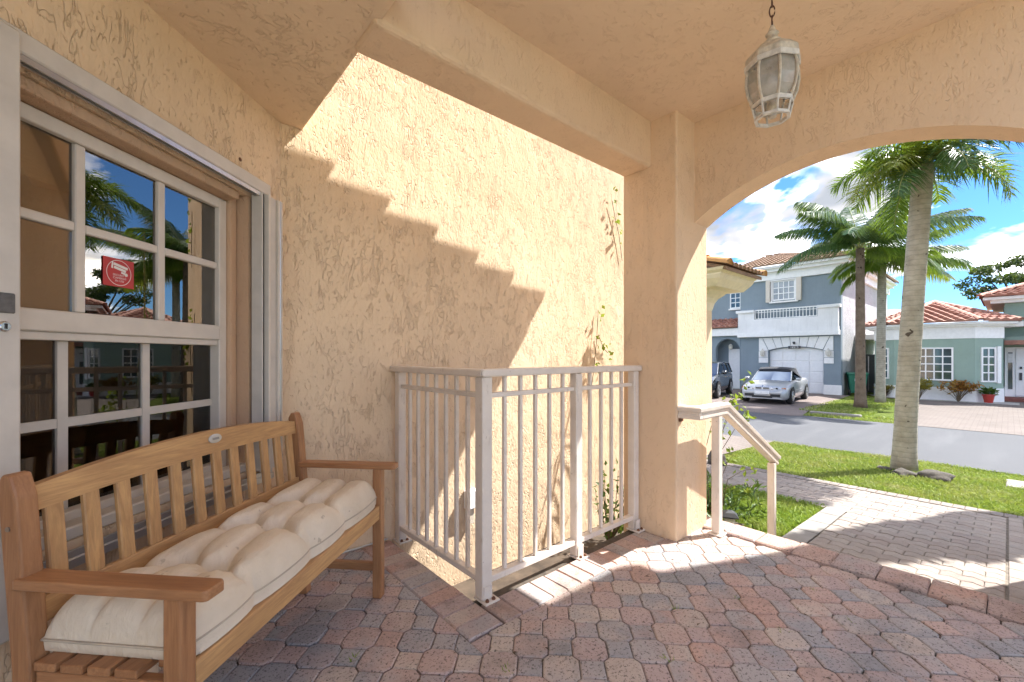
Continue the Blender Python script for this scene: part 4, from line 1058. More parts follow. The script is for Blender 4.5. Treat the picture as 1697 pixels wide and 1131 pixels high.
# garage door of panels
gd = gb('garage_door', 'door_white', GX + .2, GX + .24, 6.02, 8.51, -.78, 1.62)
for r_ in range(4):
    for c in range(4):
        gb('door_panel', 'door_white', GX + .175, GX + .199, 6.07 + c * .61, 6.07 + c * .61 + .56, -.74 + r_ * .545, -.74 + r_ * .545 + .5, bevel=.012, par=gd)
ga = gm(); pts = [(6.02, 1.62)] + [(6.02 + 2.49 * i / 14, 1.40 + .19 * math.sin(PI * i / 14) ** .8) for i in range(15)] + [(8.51, 1.62)]
for i in range(14):
    (ya, za), (yb, zb) = pts[i + 1], pts[i + 2]; ga.add([(GX + .1, ya, za), (GX + .1, yb, zb), (GX + .1, yb, 1.63), (GX + .1, ya, 1.63), (GX + .28, ya, za), (GX + .28, yb, zb)], [(0, 1, 2, 3), (0, 4, 5, 1)])
ga.build('garage_arch', 'stucco_far_grey', gh)
# radial panels round the garage opening
cy, zc = 7.265, -1.2
panels = []
lines_ = [5.61, 6.05, 6.42, 6.75, 7.08, 7.45, 7.80, 8.12, 8.50, 8.98]
tops = [5.61, 6.02, 6.45, 6.86, 7.10, 7.43, 7.70, 8.08, 8.50, 8.98]
def arch_z(y): return 1.42 + .19 * max(0, math.sin(PI * min(1, max(0, (y - 6.02) / 2.49)))) ** .8
for i in range(9):
    b0, b1 = lines_[i] + .012, lines_[i + 1] - .012
    k = .24
    t0 = b0 + (b0 - cy) * k if 0 < i < 9 else b0; t1 = b1 + (b1 - cy) * k if i < 8 else b1
    t0 = max(5.61, min(8.98, t0)); t1 = max(5.61, min(8.98, t1))
    if t1 - t0 < .03: continue
    if b1 < 6.06 or b0 > 8.49: zb0 = zb1 = 1.42
    else: zb0, zb1 = arch_z(b0) + .03, arch_z(b1) + .03
    p = gm(); p.prism([(b0, zb0), (b1, zb1), (t1, 2.12), (t0, 2.12)], GX - .05, GX - .003, 'x'); p.build('arch_panel', 'trim_white', gh)
for (a_, b_) in ((5.61, 6.0), (8.53, 8.98)):
    for z0, z1 in ((.77, 1.06), (1.08, 1.40)): gb('jamb_panel', 'trim_white', GX - .05, GX - .003, a_, b_, z0, z1)
# house number plaque
npq = gb('number_plaque', 'number_dark', GX - .075, GX - .051, 7.0, 7.55, 1.52, 1.66)
o = mesh_obj('lettering', text_mesh('16513', .15), 'sticker_white', npq); o.matrix_parent_inverse = Matrix.Identity(4)
o.location = (GX - .08 - GX, 7.275 - 7.6, 1.585 + .78); o.rotation_euler = (PI / 2, 0, -PI / 2); o.scale = (1.0, 1, 1)
gb('flood_light', 'number_dark', GX - .2, GX - .051, 7.24, 7.30, 1.75, 1.82); gb('flood_light', 'number_dark', GX - .2, GX - .11, 7.22, 7.32, 1.80, 1.88)
for y_ in (5.80, 8.75):
    wl_ = gm(); wl_.lathe([(.05, 0), (.11, .08), (.13, .26), (.05, .34), (.02, .42)], 6, (GX - .17, y_, 1.12)); wl_.build('wall_lamp', 'lantern_rim', gh)
# balcony parapet
pa = gm()
for (y0, y1, z0, z1) in ((5.37, 6.20, 2.42, 3.50), (9.12, 9.96, 2.42, 3.50), (6.20, 9.12, 2.42, 3.12)): pa.box(GX - .32, GX - .13, y0, y1, z0, z1)
pa.box(GX - .32, GX + .0, 5.37, 5.45, 2.42, 3.5) if False else None
pa.build('balcony_parapet', 'stucco_far_white', gh)
gb('balcony_floor', 'trim_white', GX - .13, GX - .002, 5.37, 9.96, 2.42, 2.6)
gb('balcony_moulding', 'trim_white', GX - .36, GX - .002, 5.34, 9.99, 2.18, 2.418)
for (a_, b_) in ((5.28, 6.22), (9.10, 10.05)): gb('parapet_cap', 'stucco_far_white', GX - .42, GX - .05, a_, b_, 3.502, 3.66, bevel=.02)
bal = gb('balcony_railing', 'trim_white', GX - .25, GX - .20, 6.24, 9.08, 3.60, 3.66)
gb('bottom_rail', 'trim_white', GX - .245, GX - .205, 6.24, 9.08, 3.14, 3.18, par=bal)
gb('middle_rail', 'trim_white', GX - .245, GX - .205, 6.24, 9.08, 3.49, 3.52, par=bal)
for i in range(20): gb('baluster', 'trim_white', GX - .24, GX - .21, 6.24 + i * .1485, 6.27 + i * .1485, 3.18, 3.60, par=bal)
far_window(gh, 0, 7.24 - 7.6, 8.32 - 7.6, 4.10 + .78, 5.13 + .78, 4, 3, 'far_glass_blinds')
gb('window_surround', 'trim_white', GX - .12, GX - .004, 7.18, 7.235, 4.05, 5.19); gb('window_surround', 'trim_white', GX - .12, GX - .004, 8.325, 8.36, 4.05, 5.19)
gb('window_sill', 'trim_white', GX - .14, GX - .004, 7.1, 8.45, 3.97, 4.048); gb('shutter_stack', 'frame_metal', GX - .16, GX - .004, 6.96, 7.17, 4.03, 5.22); gb('shutter_stack', 'frame_metal', GX - .16, GX - .004, 8.40, 8.60, 4.03, 5.22)
gb('shutter_track', 'trim_white', GX - .13, GX - .004, 7.17, 8.40, 5.14, 5.20)
# recessed part to the side with its arched porch
gb('recessed_wall', 'stucco_far_grey', GX + .8, GX + 1.1, 9.95, 16, -.78, 5.6)
far_window(gh, .8, 10.22 - 7.6, 10.83 - 7.6, 3.95 + .78, 4.88 + .78, 2, 3)
gb('window_sill', 'trim_white', GX + .7, GX + .796, 10.15, 10.9, 3.85, 3.94)
pw = gm(); ay0, ay1, sp = 9.98, 11.33, 1.45
pw.box(GX - .02, GX + .25, 9.952, ay0, -.78, 2.3); pw.box(GX - .02, GX + .25, ay1, 14, -.78, 2.3)
for i in range(16):
    a, b = PI * i / 16, PI * (i + 1) / 16; r = (ay1 - ay0) / 2; c0 = (ay0 + ay1) / 2
    ya, za, yb, zb = c0 - r * math.cos(a), sp + r * math.sin(a), c0 - r * math.cos(b), sp + r * math.sin(b)
    pw.add([(GX - .02, ya, za), (GX - .02, yb, zb), (GX - .02, yb, 2.3), (GX - .02, ya, 2.3), (GX + .25, ya, za), (GX + .25, yb, zb)], [(0, 1, 2, 3), (0, 4, 5, 1)])
pw.build('entry_arch', 'stucco_far_grey', gh)
gdr = gb('entry_door', 'door_white', GX + .74, GX + .79, 9.99, 10.9, -.78, 1.55); gb('door_handle', 'number_dark', GX + .70, GX + .738, 10.08, 10.14, .1, .35, par=gdr)
pl_ = gm(); pl_.lathe([(.03, 0), (.10, .06), (.12, .24), (.03, .34)], 6, (GX + .4, 10.65, 1.5)); pl_.build('porch_lamp', 'lantern_rim', gh)
gb('porch_fascia', 'trim_white', GX - .25, GX + .8, 9.97, 14, 2.302, 2.72)
T_ = (-GX, -7.6, .78)
def gv3(x, y, z): return (x - GX, y - 7.6, z + .78)
tile_slope('roof_tiles', gh, 'tile_red', gv3(GX - .38, 14, 2.76), gv3(GX - .38, 9.97, 2.76), gv3(GX + .85, 14, 3.35), gv3(GX + .85, 9.97, 3.35))
R0, R1 = (30.3, 9.9, 7.42), (30.3, 9.2, 7.42)
tile_slope('roof_tiles', gh, 'tile_brown', gv3(GX - .6, 10.3, 5.92), gv3(GX - .6, 4.74, 5.92), gv3(30.3, 10.3, 7.42), gv3(30.3, 9.3, 7.42), tw=.32, th=.38)
tile_slope('roof_tiles', gh, 'tile_brown', gv3(GX - .6, 4.74, 5.92), gv3(38.2, 4.74, 5.92), gv3(30.3, 9.3, 7.42), gv3(33.5, 9.3, 7.42), tw=.32, th=.38)
cap_br = cap_mesh(.42, .13, .11); hip_caps(gh, 'tile_brown', gv3(GX - .6, 4.74, 5.94), gv3(30.3, 9.3, 7.44), .36, cap_br); hip_caps(gh, 'tile_brown', gv3(30.3, 9.3, 7.46), gv3(30.3, 10.3, 7.46), .36, cap_br)
gb('roof_end', 'stucco_far_grey', 27, 33, 9.9, 10.3, 5.5, 5.9)

# ------------------------------------------------------------------ green house
nh = thing('green_house', 'single-storey sage green house with red tile hip roof', 'house', (26.2, 2.16, -.78))
HX, HY = 26.2, 2.16
def nv(x, y, z): return (x - HX, y - HY, z + .78)
foot = [(26.95, .13), (26.2, .9), (26.2, 3.42), (27.0, 4.24), (34, 4.24), (34, .13)]
def off(poly, d):
    n = len(poly); out_ = []
    for i in range(n):
        p0, p1, p2 = Vector(poly[i - 1]), Vector(poly[i]), Vector(poly[(i + 1) % n])
        a = (p1 - p0).normalized(); b = (p2 - p1).normalized(); na = Vector((-a.y, a.x)); nb_ = Vector((-b.y, b.x))
        m_ = (na + nb_).normalized(); out_.append(tuple(p1 + m_ * d / max(.3, m_.dot(na))))
    return out_
def nprism(name, mat, poly, z0, z1): m = MB(); m.prism([(x - HX, y - HY) for x, y in poly], z0 + .78, z1 + .78); return m.build(name, mat, nh)
nprism('wall', 'stucco_far_green', foot, -.2, 1.88); nprism('plinth', 'trim_white', off(foot, .03), -.8, -.201)
nprism('frieze', 'trim_white', off(foot, .03), 1.881, 2.38); nprism('cornice', 'trim_white', off(foot, .22), 2.381, 2.46); nprism('fascia', 'trim_white', off(foot, .40), 2.461, 2.55)
ev = off(foot, .48)
A1 = (29.3, 2.35, 3.72); A2 = (34, 2.35, 3.72)
ze = 2.57
E_ = [nv(x, y, ze) for x, y in ev]
tile_slope('roof_tiles', nh, 'tile_red', E_[2], E_[1], nv(*A1), nv(*A1), tw=.32, th=.36)
tile_slope('roof_tiles', nh, 'tile_red', E_[3], E_[2], nv(*A1), nv(*A1), tw=.32, th=.36)
tile_slope('roof_tiles', nh, 'tile_red', E_[1], E_[0], nv(*A1), nv(*A1), tw=.32, th=.36)
tile_slope('roof_tiles', nh, 'tile_red', E_[4], E_[3], nv(*A2), nv(*A1), tw=.32, th=.36)
tile_slope('roof_tiles', nh, 'tile_red', E_[0], E_[5], nv(*A1), nv(*A2), tw=.32, th=.36)
cap_rd = cap_mesh(.42, .13, .11)
for e in E_[:4]: hip_caps(nh, 'tile_red', e, nv(*A1), .36, cap_rd)
hip_caps(nh, 'tile_red', nv(*A1), nv(*A2), .36, cap_rd)
far_window(nh, 0, 1.52 - HY, 2.70 - HY, .08 + .78, 1.51 + .78, 4, 4)
def face_M(p, q):  # maps far_window's plane (facing -x, y across) onto the wall from p to q
    p = Vector((*p, 0)); q = Vector((*q, 0)); d = (q - p).normalized(); nrm = Vector((-d.y, d.x, 0))
    M = Matrix(((-nrm.x, d.x, 0, 0), (-nrm.y, d.y, 0, 0), (0, 0, 1, 0), (0, 0, 0, 1))); M.translation = (p.x - HX, p.y - HY, .78); return M
far_window(nh, 0, .30, .86, .06, 1.50, 2, 4, M=face_M(foot[0], foot[1]))
far_window(nh, 0, .28, .82, .08, 1.52, 2, 4, M=face_M(foot[2], foot[3]))
sb = MB(face_M(foot[0], foot[1])); sb.box(-.1, -.002, .16, .29, .02, 1.54); sb.build('shutter_stack', 'trim_white', nh)
# entry recess and upper part
def nb2(name, mat, x0, x1, y0, y1, z0, z1, par=None, bevel=0): m = MB(); m.box(x0 - HX, x1 - HX, y0 - HY, y1 - HY, z0 + .78, z1 + .78); return m.build(name, mat, par or nh, bevel=bevel)
nb2('entry_wall', 'stucco_far_green', 28.7, 29.0, -4, .129, -.78, 3.3)
ed = nb2('entry_door', 'door_white', 28.62, 28.69, -2.2, .09, -.62, 1.52)
nb2('sidelight', 'far_glass', 28.60, 28.619, -.13, .0, -.3, 1.3, par=ed); nb2('sidelight', 'plate', 28.598, 28.5995, -.13, .0, .85, 1.25, par=ed)
nb2('door_leaf', 'door_white', 28.58, 28.619, -1.3, -.22, -.58, 1.46, par=ed, bevel=.01); nb2('door_handle', 'number_dark', 28.54, 28.579, -.40, -.32, .1, .42, par=ed); nb2('door_lock', 'number_dark', 28.54, 28.579, -.40, -.33, .58, .68, par=ed)
nb2('entry_step', 'mat_red', 27.7, 28.7, -2.5, .1, -.79, -.63)
nb2('entry_roof', 'tile_red', 27.6, 28.7, -3, .10, 1.62, 1.80); nb2('entry_beam', 'stucco_far_green', 27.9, 28.2, -4, .128, 1.801, 1.95)
nb2('upper_wall', 'stucco_far_green', 28.3, 34, -5, .1, 2.4, 3.42)
nb2('upper_frieze', 'trim_white', 28.0, 34.1, -5, .5, 3.421, 3.56); nb2('upper_fascia', 'trim_white', 27.8, 34.2, -5, .72, 3.561, 3.68)
nb2('corner_bracket', 'trim_white', 27.2, 28.0, -.42, .128, 2.36, 2.56)
uE0, uE1 = nv(27.7, .82, 3.71), nv(27.7, -5, 3.71)
tile_slope('roof_tiles', nh, 'tile_red', uE0, uE1, nv(31, -2.2, 4.85), nv(31, -5, 4.85), tw=.32, th=.36)
tile_slope('roof_tiles', nh, 'tile_red', nv(34.2, .82, 3.71), uE0, nv(34.2, -2.2, 4.85), nv(31, -2.2, 4.85), tw=.32, th=.36)
hip_caps(nh, 'tile_red', uE0, nv(31, -2.2, 4.88), .36, cap_rd)

gt = thing('side_gate', 'dark grey gate between the grey and green houses', 'gate', (29.2, 4.78, -.78))
m = MB(); m.box(-.03, .03, -.53, .53, 0, 2.0); m.build('gate_panel', 'gate_dark', gt)
for i in range(4): m = MB(); m.box(-.06, -.031, -.5 + i * .27, -.47 + i * .27, .1, 1.9); m.build('gate_bar', 'track_metal', gt)
gr_ = MB(); gr_.box(28.6, 34, 4.25, 5.30, 2.0, 2.25); tag(gr_.build('gate_lintel', 'trim_white'), 'white lintel above the side gate between the houses', 'lintel')

# ------------------------------------------------------------------ wheelie bin
wb = thing('wheelie_bin', 'green wheelie bin against the grey house side', 'bin', (26.6, 4.85, -.78), .3)
m = MB(); 
for (z, a, b) in ((.12, .26, .28), (.98, .34, .37), (1.02, .36, .39)):
    m.v += [(-a, -b, z), (a, -b, z), (a, b, z), (-a, b, z)]
for i in range(2):
    for j in range(4): m.f.append((i * 4 + j, i * 4 + (j + 1) % 4, i * 4 + 4 + (j + 1) % 4, i * 4 + 4 + j))
m.f += [(3, 2, 1, 0), (8, 9, 10, 11)]; m.build('bin_body', 'bin_green', wb, bevel=.02, seg=2)
m = MB(); m.prism([(-.40, 1.025), (.38, 1.025), (.38, 1.07), (.0, 1.13), (-.40, 1.07)], -.41, .41, 'y'); m.build('lid', 'bin_green', wb, bevel=.015)
m = MB(); m.tube([(.42, -.3, 1.0), (.42, .3, 1.0)], .02, 8); m.build('handle', 'bin_green', wb)
for y_ in (-.30, .30): m = MB(); m.lathe([(.05, -.03), (.14, -.03), (.14, .03), (.05, .03)], 16); m.xf(Matrix.Translation((-.20, y_ * 1.05, .14)) @ Matrix.Rotation(PI / 2, 4, 'X')); m.build('wheel', 'tyre', wb)
m = MB(); m.box(-.352, -.346, -.13, .13, .70, .82); m.build('sticker', 'plate', wb)

# ------------------------------------------------------------------ cars
def loft(mb, stations, close=True):
    n = len(stations[0]); o = len(mb.v)
    for s_ in stations: mb.v += s_
    for i in range(len(stations) - 1):
        for j in range(n - 1): a = o + i * n; mb.f.append((a + j, a + j + 1, a + n + j + 1, a + n + j))
    if close: mb.f.append(tuple(o + j for j in range(n - 1, -1, -1))); mb.f.append(tuple(o + (len(stations) - 1) * n + j for j in range(n)))
def sec_body(x, w_, zb, zs, zt, crown=.0):
    half = [(0, zt + crown), (.35 * w_, zt + crown * .8), (.70 * w_, zt), (.90 * w_, zt - .025), (.975 * w_, zt - .09), (w_, zs), (w_, (zs + zb) / 2), (.975 * w_, zb + .08), (.90 * w_, zb)]
    return [(x, -y, z) for y, z in half[::-1]] + [(x, y, z) for y, z in half[1:]]
def wheel(par, x, y, r, mat='alloy'):
    sgn = 1 if y > 0 else -1; W2 = .105
    t_ = MB(); t_.lathe([(r * .66, -W2), (r * .93, -W2), (r, -W2 * .6), (r, W2 * .6), (r * .93, W2), (r * .66, W2)], 28); t_.xf(Matrix.Translation((x, y, r)) @ Matrix.Rotation(PI / 2, 4, 'X'))
    o = t_.build('wheel', 'tyre', par, smooth='auto')
    m = MB(); m.lathe([(r * .66, .0), (r * .66, .02), (r * .60, .03), (r * .58, .0)], 28, cap=False)
    for k in range(5):
        a = 2 * PI * k / 5; m.beam((r * .10 * math.cos(a), r * .10 * math.sin(a), .015), (r * .6 * math.cos(a), r * .6 * math.sin(a), .015), .07, .025)
    m.lathe([(.07, 0), (.07, .035), (.03, .04)], 12)
    m.xf(Matrix.Translation((x, y + sgn * (W2 - .01), r)) @ Matrix.Rotation(-sgn * PI / 2, 4, 'X')); m.build('rim', mat, o, smooth='auto')
    a_ = MB(); n = 22; ro, zc_ = r + .055, r
    for i in range(n + 1):
        t2 = PI * (i / n); a_.v += [(x + ro * math.cos(t2), y + sgn * .108, zc_ + ro * math.sin(t2)), (x + (r * .3) * math.cos(t2), y + sgn * .100, zc_ + (r * .3) * math.sin(t2))]
    for i in range(n): a_.f.append((2 * i, 2 * i + 1, 2 * i + 3, 2 * i + 2))
    a_.build('wheel_arch', 'car_trim', par)
# silver convertible, front at x = 0, length 4.49
cv = thing('convertible_car', 'silver convertible car with black soft top on the driveway', 'car', (18.75, 6.42, -.766), math.radians(5))
B = MB()
st_ = [(.0, .62, .24, .42, .52), (.04, .70, .20, .46, .60), (.14, .78, .19, .50, .665), (.40, .855, .19, .55, .735), (.80, .87, .19, .60, .80), (1.30, .872, .19, .62, .865), (1.62, .875, .19, .64, .90), (2.6, .878, .19, .66, .915), (3.4, .875, .20, .68, .93), (3.9, .865, .22, .68, .95), (4.25, .82, .26, .66, .93), (4.44, .75, .32, .60, .86), (4.49, .70, .36, .55, .72)]
loft(B, [sec_body(x, a, b, c, d, .028 if .1 < x < 4.3 else .01) for x, a, b, c, d in st_]); B.build('body', 'car_silver', cv, smooth='auto')
def gs(x, wb, zb, wt, zt): return [(x, -wb, zb), (x, -wt, zt), (x, -wt * .6, zt + .03), (x, 0, zt + .04), (x, wt * .6, zt + .03), (x, wt, zt), (x, wb, zb)]
T = MB(); loft(T, [gs(1.97, .66, 1.265, .61, 1.325), gs(2.30, .74, 1.14, .62, 1.40), gs(2.95, .75, 1.0, .60, 1.375), gs(3.35, .74, .96, .56, 1.20), gs(3.66, .70, .94, .52, .98)]); T.build('soft_top', 'soft_top', cv, smooth='auto')
m = MB(); m.add([(1.36, -.70, .875), (1.36, .70, .875), (2.0, .60, 1.275), (2.0, -.60, 1.275), (1.36, 0, .90), (2.0, 0, 1.295)], [(0, 4, 5, 3), (4, 1, 2, 5)]); m.build('windscreen', 'car_glass', cv)
m = MB(); m.box(1.5, 3.3, -.64, .64, .86, .93); m.build('cabin_floor', 'car_trim', cv)
m = MB(); m.box(1.62, 1.9, -.6, .6, .93, .99); m.build('dashboard', 'car_trim', cv)
for sgn in (-1, 1):
    m = MB(); m.add([(1.42, sgn * .735, .90), (2.06, sgn * .625, 1.29), (2.55, sgn * .64, 1.28), (2.90, sgn * .745, .93)], [(0, 1, 2, 3)]); m.build('side_window', 'car_glass', cv)
    m = MB(); m.tube([(1.34, sgn * .73, .87), (1.7, sgn * .672, 1.09), (2.02, sgn * .615, 1.285)], .026, 6); m.build('windscreen_pillar', 'car_silver', cv)
    m = MB(); m.lathe([(.03, -.10), (.075, -.08), (.09, 0), (.075, .07), (.02, .09)], 10); m.xf(Matrix.Translation((1.55, sgn * .955, .955)) @ Matrix.Rotation(PI / 2, 4, 'X') @ Matrix.Diagonal((1.0, .75, 1.0, 1))); m.build('door_mirror', 'car_silver', cv, smooth=True)
    # headlamp unit wrapped round the corner
    hl = MB(); hl.add([(.085, sgn * .26, .60), (.105, sgn * .48, .575), (.15, sgn * .64, .58), (.17, sgn * .66, .655), (.14, sgn * .50, .672), (.12, sgn * .26, .665)], [(0, 1, 2, 3, 4, 5) if sgn > 0 else (5, 4, 3, 2, 1, 0)])
    hl.v = [(x - .055, y, z) for x, y, z in hl.v]; h_ = hl.build('headlight', 'headlight_glass', cv)
    am = MB(); am.add([(.09, sgn * .645, .58), (.19, sgn * .775, .60), (.21, sgn * .785, .65), (.112, sgn * .662, .655)], [(0, 1, 2, 3) if sgn > 0 else (3, 2, 1, 0)]); am.build('indicator', 'amber', cv)
    for q in (.34, .50):
        l = MB(); l.lathe([(.043, 0), (.04, .012), (.02, .02)], 12); l.xf(Matrix.Translation((.032 + (q - .3) * .14, sgn * q, .622)) @ Matrix.Rotation(-PI / 2, 4, 'Y')); l.build('lamp_lens', 'car_glass' if q > .4 else 'chrome', h_)
    k = MB(); k.box(.0, .02, sgn * .135 - .115, sgn * .135 + .115, .585, .675); k.xf(Matrix.Translation((.03, 0, 0))); kg = k.build('kidney_grille', 'chrome', cv, bevel=.02, seg=2)
    for q in range(7): g_ = MB(); g_.box(.016, .0295, sgn * .135 - .095 + q * .0285, sgn * .135 - .078 + q * .0285, .60, .66); g_.build('grille_bar', 'car_trim', kg)
    fl = MB(); fl.lathe([(.05, 0), (.045, .01)], 12); fl.xf(Matrix.Translation((-.0, sgn * .56, .36)) @ Matrix.Rotation(-PI / 2, 4, 'Y')); fl.build('fog_light', 'headlight_glass', cv)
    it = MB(); it.box(-.012, .0, sgn * .46 - .17, sgn * .46 + .17, .30, .40); it.build('bumper_intake', 'car_trim', cv)
m = MB(); m.box(-.03, .05, -.66, .66, .40, .50); m.build('bumper', 'car_silver', cv, bevel=.03, seg=3)
m = MB(); m.box(-.012, .02, -.36, .36, .255, .335); m.build('lower_grille', 'car_trim', cv)
m = MB(); m.box(-.045, -.031, -.26, .26, .40, .52); m.build('number_plate', 'plate', cv, bevel=.004)
m = MB(); m.box(-.02, .06, -.70, .70, .215, .25); m.build('front_lip', 'car_silver', cv, bevel=.012)
m = MB(); m.lathe([(.04, 0), (.036, .006)], 16); m.xf(Matrix.Translation((.085, 0, .705)) @ Matrix.Rotation(-PI / 3, 4, 'Y')); m.build('bonnet_emblem', 'chrome', cv)
for x in (.78, 3.50):
    for y in (-.80, .80): wheel(cv, x, y, .315)
for sgn in (-1, 1): m = MB(); m.box(1.2, 3.0, sgn * .878 - .008, sgn * .878 + .008, .50, .525); m.build('side_moulding', 'car_silver', cv, bevel=.004)
m = MB(); m.tube([(3.7, .5, .98), (3.85, .5, 1.35)], .006, 5); m.build('aerial', 'car_trim', cv)

# dark crossover
sv = thing('crossover_car', 'dark crossover car parked beside the silver convertible', 'car', (18.6, 9.25, -.766), math.radians(12))
B = MB()
st_ = [(.0, .66, .30, .55, .78), (.06, .78, .26, .62, .88), (.25, .88, .25, .68, .97), (.7, .925, .25, .74, 1.02), (1.3, .93, .25, .78, 1.07), (1.6, .93, .25, .80, 1.09), (3.4, .935, .26, .82, 1.10), (4.2, .92, .28, .82, 1.10), (4.6, .87, .34, .80, 1.06), (4.72, .80, .42, .72, .95)]
loft(B, [sec_body(x, a, b, c, d, .035 if .2 < x < 4.3 else .01) for x, a, b, c, d in st_]); B.build('body', 'car_black', sv, smooth='auto')
T = MB(); loft(T, [gs(2.15, .70, 1.52, .62, 1.60), gs(2.6, .74, 1.50, .64, 1.655), gs(3.6, .74, 1.48, .63, 1.64), gs(4.45, .72, 1.40, .60, 1.55)]); T.build('roof', 'car_black', sv, smooth='auto')
m = MB(); m.add([(1.35, -.76, 1.06), (1.35, .76, 1.06), (2.17, .63, 1.58), (2.17, -.63, 1.58)], [(0, 1, 2, 3)]); m.build('windscreen', 'car_glass', sv)
m = MB(); m.add([(4.66, -.74, 1.05), (4.66, .74, 1.05), (4.42, .62, 1.54), (4.42, -.62, 1.54)], [(3, 2, 1, 0)]); m.build('rear_window', 'car_glass', sv)
m = MB(); m.box(1.5, 4.4, -.68, .68, 1.0, 1.09); m.build('cabin_floor', 'car_trim', sv)
for sgn in (-1, 1):
    for (a, b, c, d) in ((1.55, 2.24, 2.85, 2.85), (2.92, 2.92, 3.65, 3.72), (3.80, 3.74, 4.25, 4.45)):
        m = MB(); m.add([(a, sgn * .845, 1.09), (b, sgn * .70, 1.53), (c, sgn * .70, 1.53), (d, sgn * .845, 1.09)], [(0, 1, 2, 3)]); m.build('side_window', 'car_glass', sv)
    for (a, b) in ((2.885, 2.885), (3.72, 3.69), (4.48, 4.33)):
        m = MB(); m.tube([(a, sgn * .835, 1.08), (b, sgn * .70, 1.56)], .035, 6); m.build('pillar', 'car_black', sv)
    m = MB(); m.tube([(1.34, sgn * .80, 1.05), (2.17, sgn * .665, 1.57), (3.5, sgn * .68, 1.60), (4.5, sgn * .65, 1.52)], .025, 6); m.build('roof_rail', 'chrome', sv)
    m = MB(); m.add([(.07, sgn * .52, .66), (.20, sgn * .80, .70), (.50, sgn * .905, .98), (.34, sgn * .86, 1.0), (.12, sgn * .60, .95)], [(0, 1, 2, 3, 4)]); m.v = [(x - .05, y * 1.03, z + .01) for x, y, z in m.v]; m.build('headlight', 'headlight_glass', sv)
    m = MB(); m.lathe([(.03, -.12), (.09, -.09), (.10, 0), (.08, .08), (.02, .10)], 10); m.xf(Matrix.Translation((1.75, sgn * 1.03, 1.14)) @ Matrix.Rotation(PI / 2, 4, 'X')); m.build('door_mirror', 'car_black', sv, smooth=True)
    m = MB(); m.lathe([(.06, 0), (.055, .012)], 12); m.xf(Matrix.Translation((.03, sgn * .70, .48)) @ Matrix.Rotation(-PI / 2, 4, 'Y')); m.build('fog_light', 'headlight_glass', sv)
    for hx in (2.65, 3.5): m = MB(); m.box(hx, hx + .2, sgn * .945 - .012, sgn * .945 + .012, .90, .935); m.build('door_handle', 'chrome', sv)
m = MB(); m.box(-.03, .02, -.46, .46, .48, .86); g_ = m.build('grille', 'car_trim', sv, bevel=.02)
for q in range(5): m = MB(); m.box(-.045, -.031, -.42, .42, .52 + q * .07, .54 + q * .07); m.build('grille_bar', 'chrome', g_)
for x in (.92, 3.72):
    for y in (-.85, .85): wheel(sv, x, y, .37)

# ------------------------------------------------------------------ palms
def frond_mesh(L, elev, droop, lmax=.55, pairs=46, width=.028, hang=.5, sweep_=.5, seed=0, wind=0.0, plume=.0):
    rnd = random.Random(seed); n = 16; P = [Vector((0, 0, 0))]; D = []
    for i in range(n):
        s_ = (i + .5) / n; e = elev - droop * s_ ** 1.15
        d = Vector((math.cos(e), wind * s_, math.sin(e))).normalized(); D.append(d); P.append(P[-1] + d * (L / n))
    m = MB(); m.tube(P, [max(.004, .022 * (1 - .85 * i / n)) for i in range(n + 1)], 5)
    nst = len(m.f)
    for k in range(pairs):
        s_ = .10 + .90 * (k + rnd.random() * .6) / pairs; s_ = min(s_, .995)
        i = min(n - 1, int(s_ * n)); p = P[i] + (P[i + 1] - P[i]) * (s_ * n - i); d = D[i]
        side = d.cross(Vector((0, 0, 1))).normalized(); up = side.cross(d)
        l = lmax * (math.sin(PI * min(1, .12 + .86 * s_)) ** .6) * rnd.uniform(.85, 1.12)
        for sg in (-1, 1):
            v = (side * sg * 1.0 + d * (sweep_ + .5 * s_) + up * rnd.uniform(-.05, .2) + up * plume * rnd.uniform(-1, 1)).normalized()
            wv2 = d.normalized() * width * rnd.uniform(.8, 1.2)
            p1 = p + v * l * .45 + Vector((0, 0, -hang * l * .10)) + Vector((0, wind * .12, 0))
            v2 = (v + Vector((0, wind * .5, -hang * 1.3 * rnd.uniform(.7, 1.2)))).normalized(); p2 = p1 + v2 * l * .6
            o = len(m.v)
            m.v += [tuple(p - wv2 * .3), tuple(p + wv2 * .3), tuple(p1 + wv2 * .5), tuple(p1 - wv2 * .5), tuple(p2)]
            m.f += [(o, o + 1, o + 2, o + 3), (o + 3, o + 2, o + 4)]
    me = bpy.data.meshes.new('frond'); me.from_pydata(m.v, [], m.f); me.polygons.foreach_set('material_index', [0] * nst + [1] * (len(m.f) - nst))
    return me
def palm(name, label, base, top, r0, r1, trunk_mat, fronds, bulge=1.25, group=None):
    t = thing(name, label, 'palm tree', base, 0, group); b = Vector(base); tp = Vector(top) - b
    m = MB(); n = 26; pts = []; rad = []
    for i in range(n + 1):
        s_ = i / n; pts.append((tp.x * s_ ** 1.3, tp.y * s_ ** 1.3, tp.z * s_)); k = r0 + (r1 - r0) * s_
        if s_ < .16: k *= 1 + (bulge - 1) * (1 - s_ / .16) ** 2
        rad.append(k * (1 + .012 * math.sin(i * 2.7)))
    m.tube(pts, rad, 20); m.build('trunk', trunk_mat, t, smooth=True)
    for (az, elev, L, droop, mat, kw) in fronds:
        me = frond_mesh(L, elev, droop, **kw); me.materials.append(MATS['palm_stem']); me.materials.append(MATS[mat])
        o = bpy.data.objects.new('frond', me); COL.objects.link(o); o.parent = t; o.location = (tp.x, tp.y, tp.z - .03); o.rotation_euler = (0, 0, az)
    return t
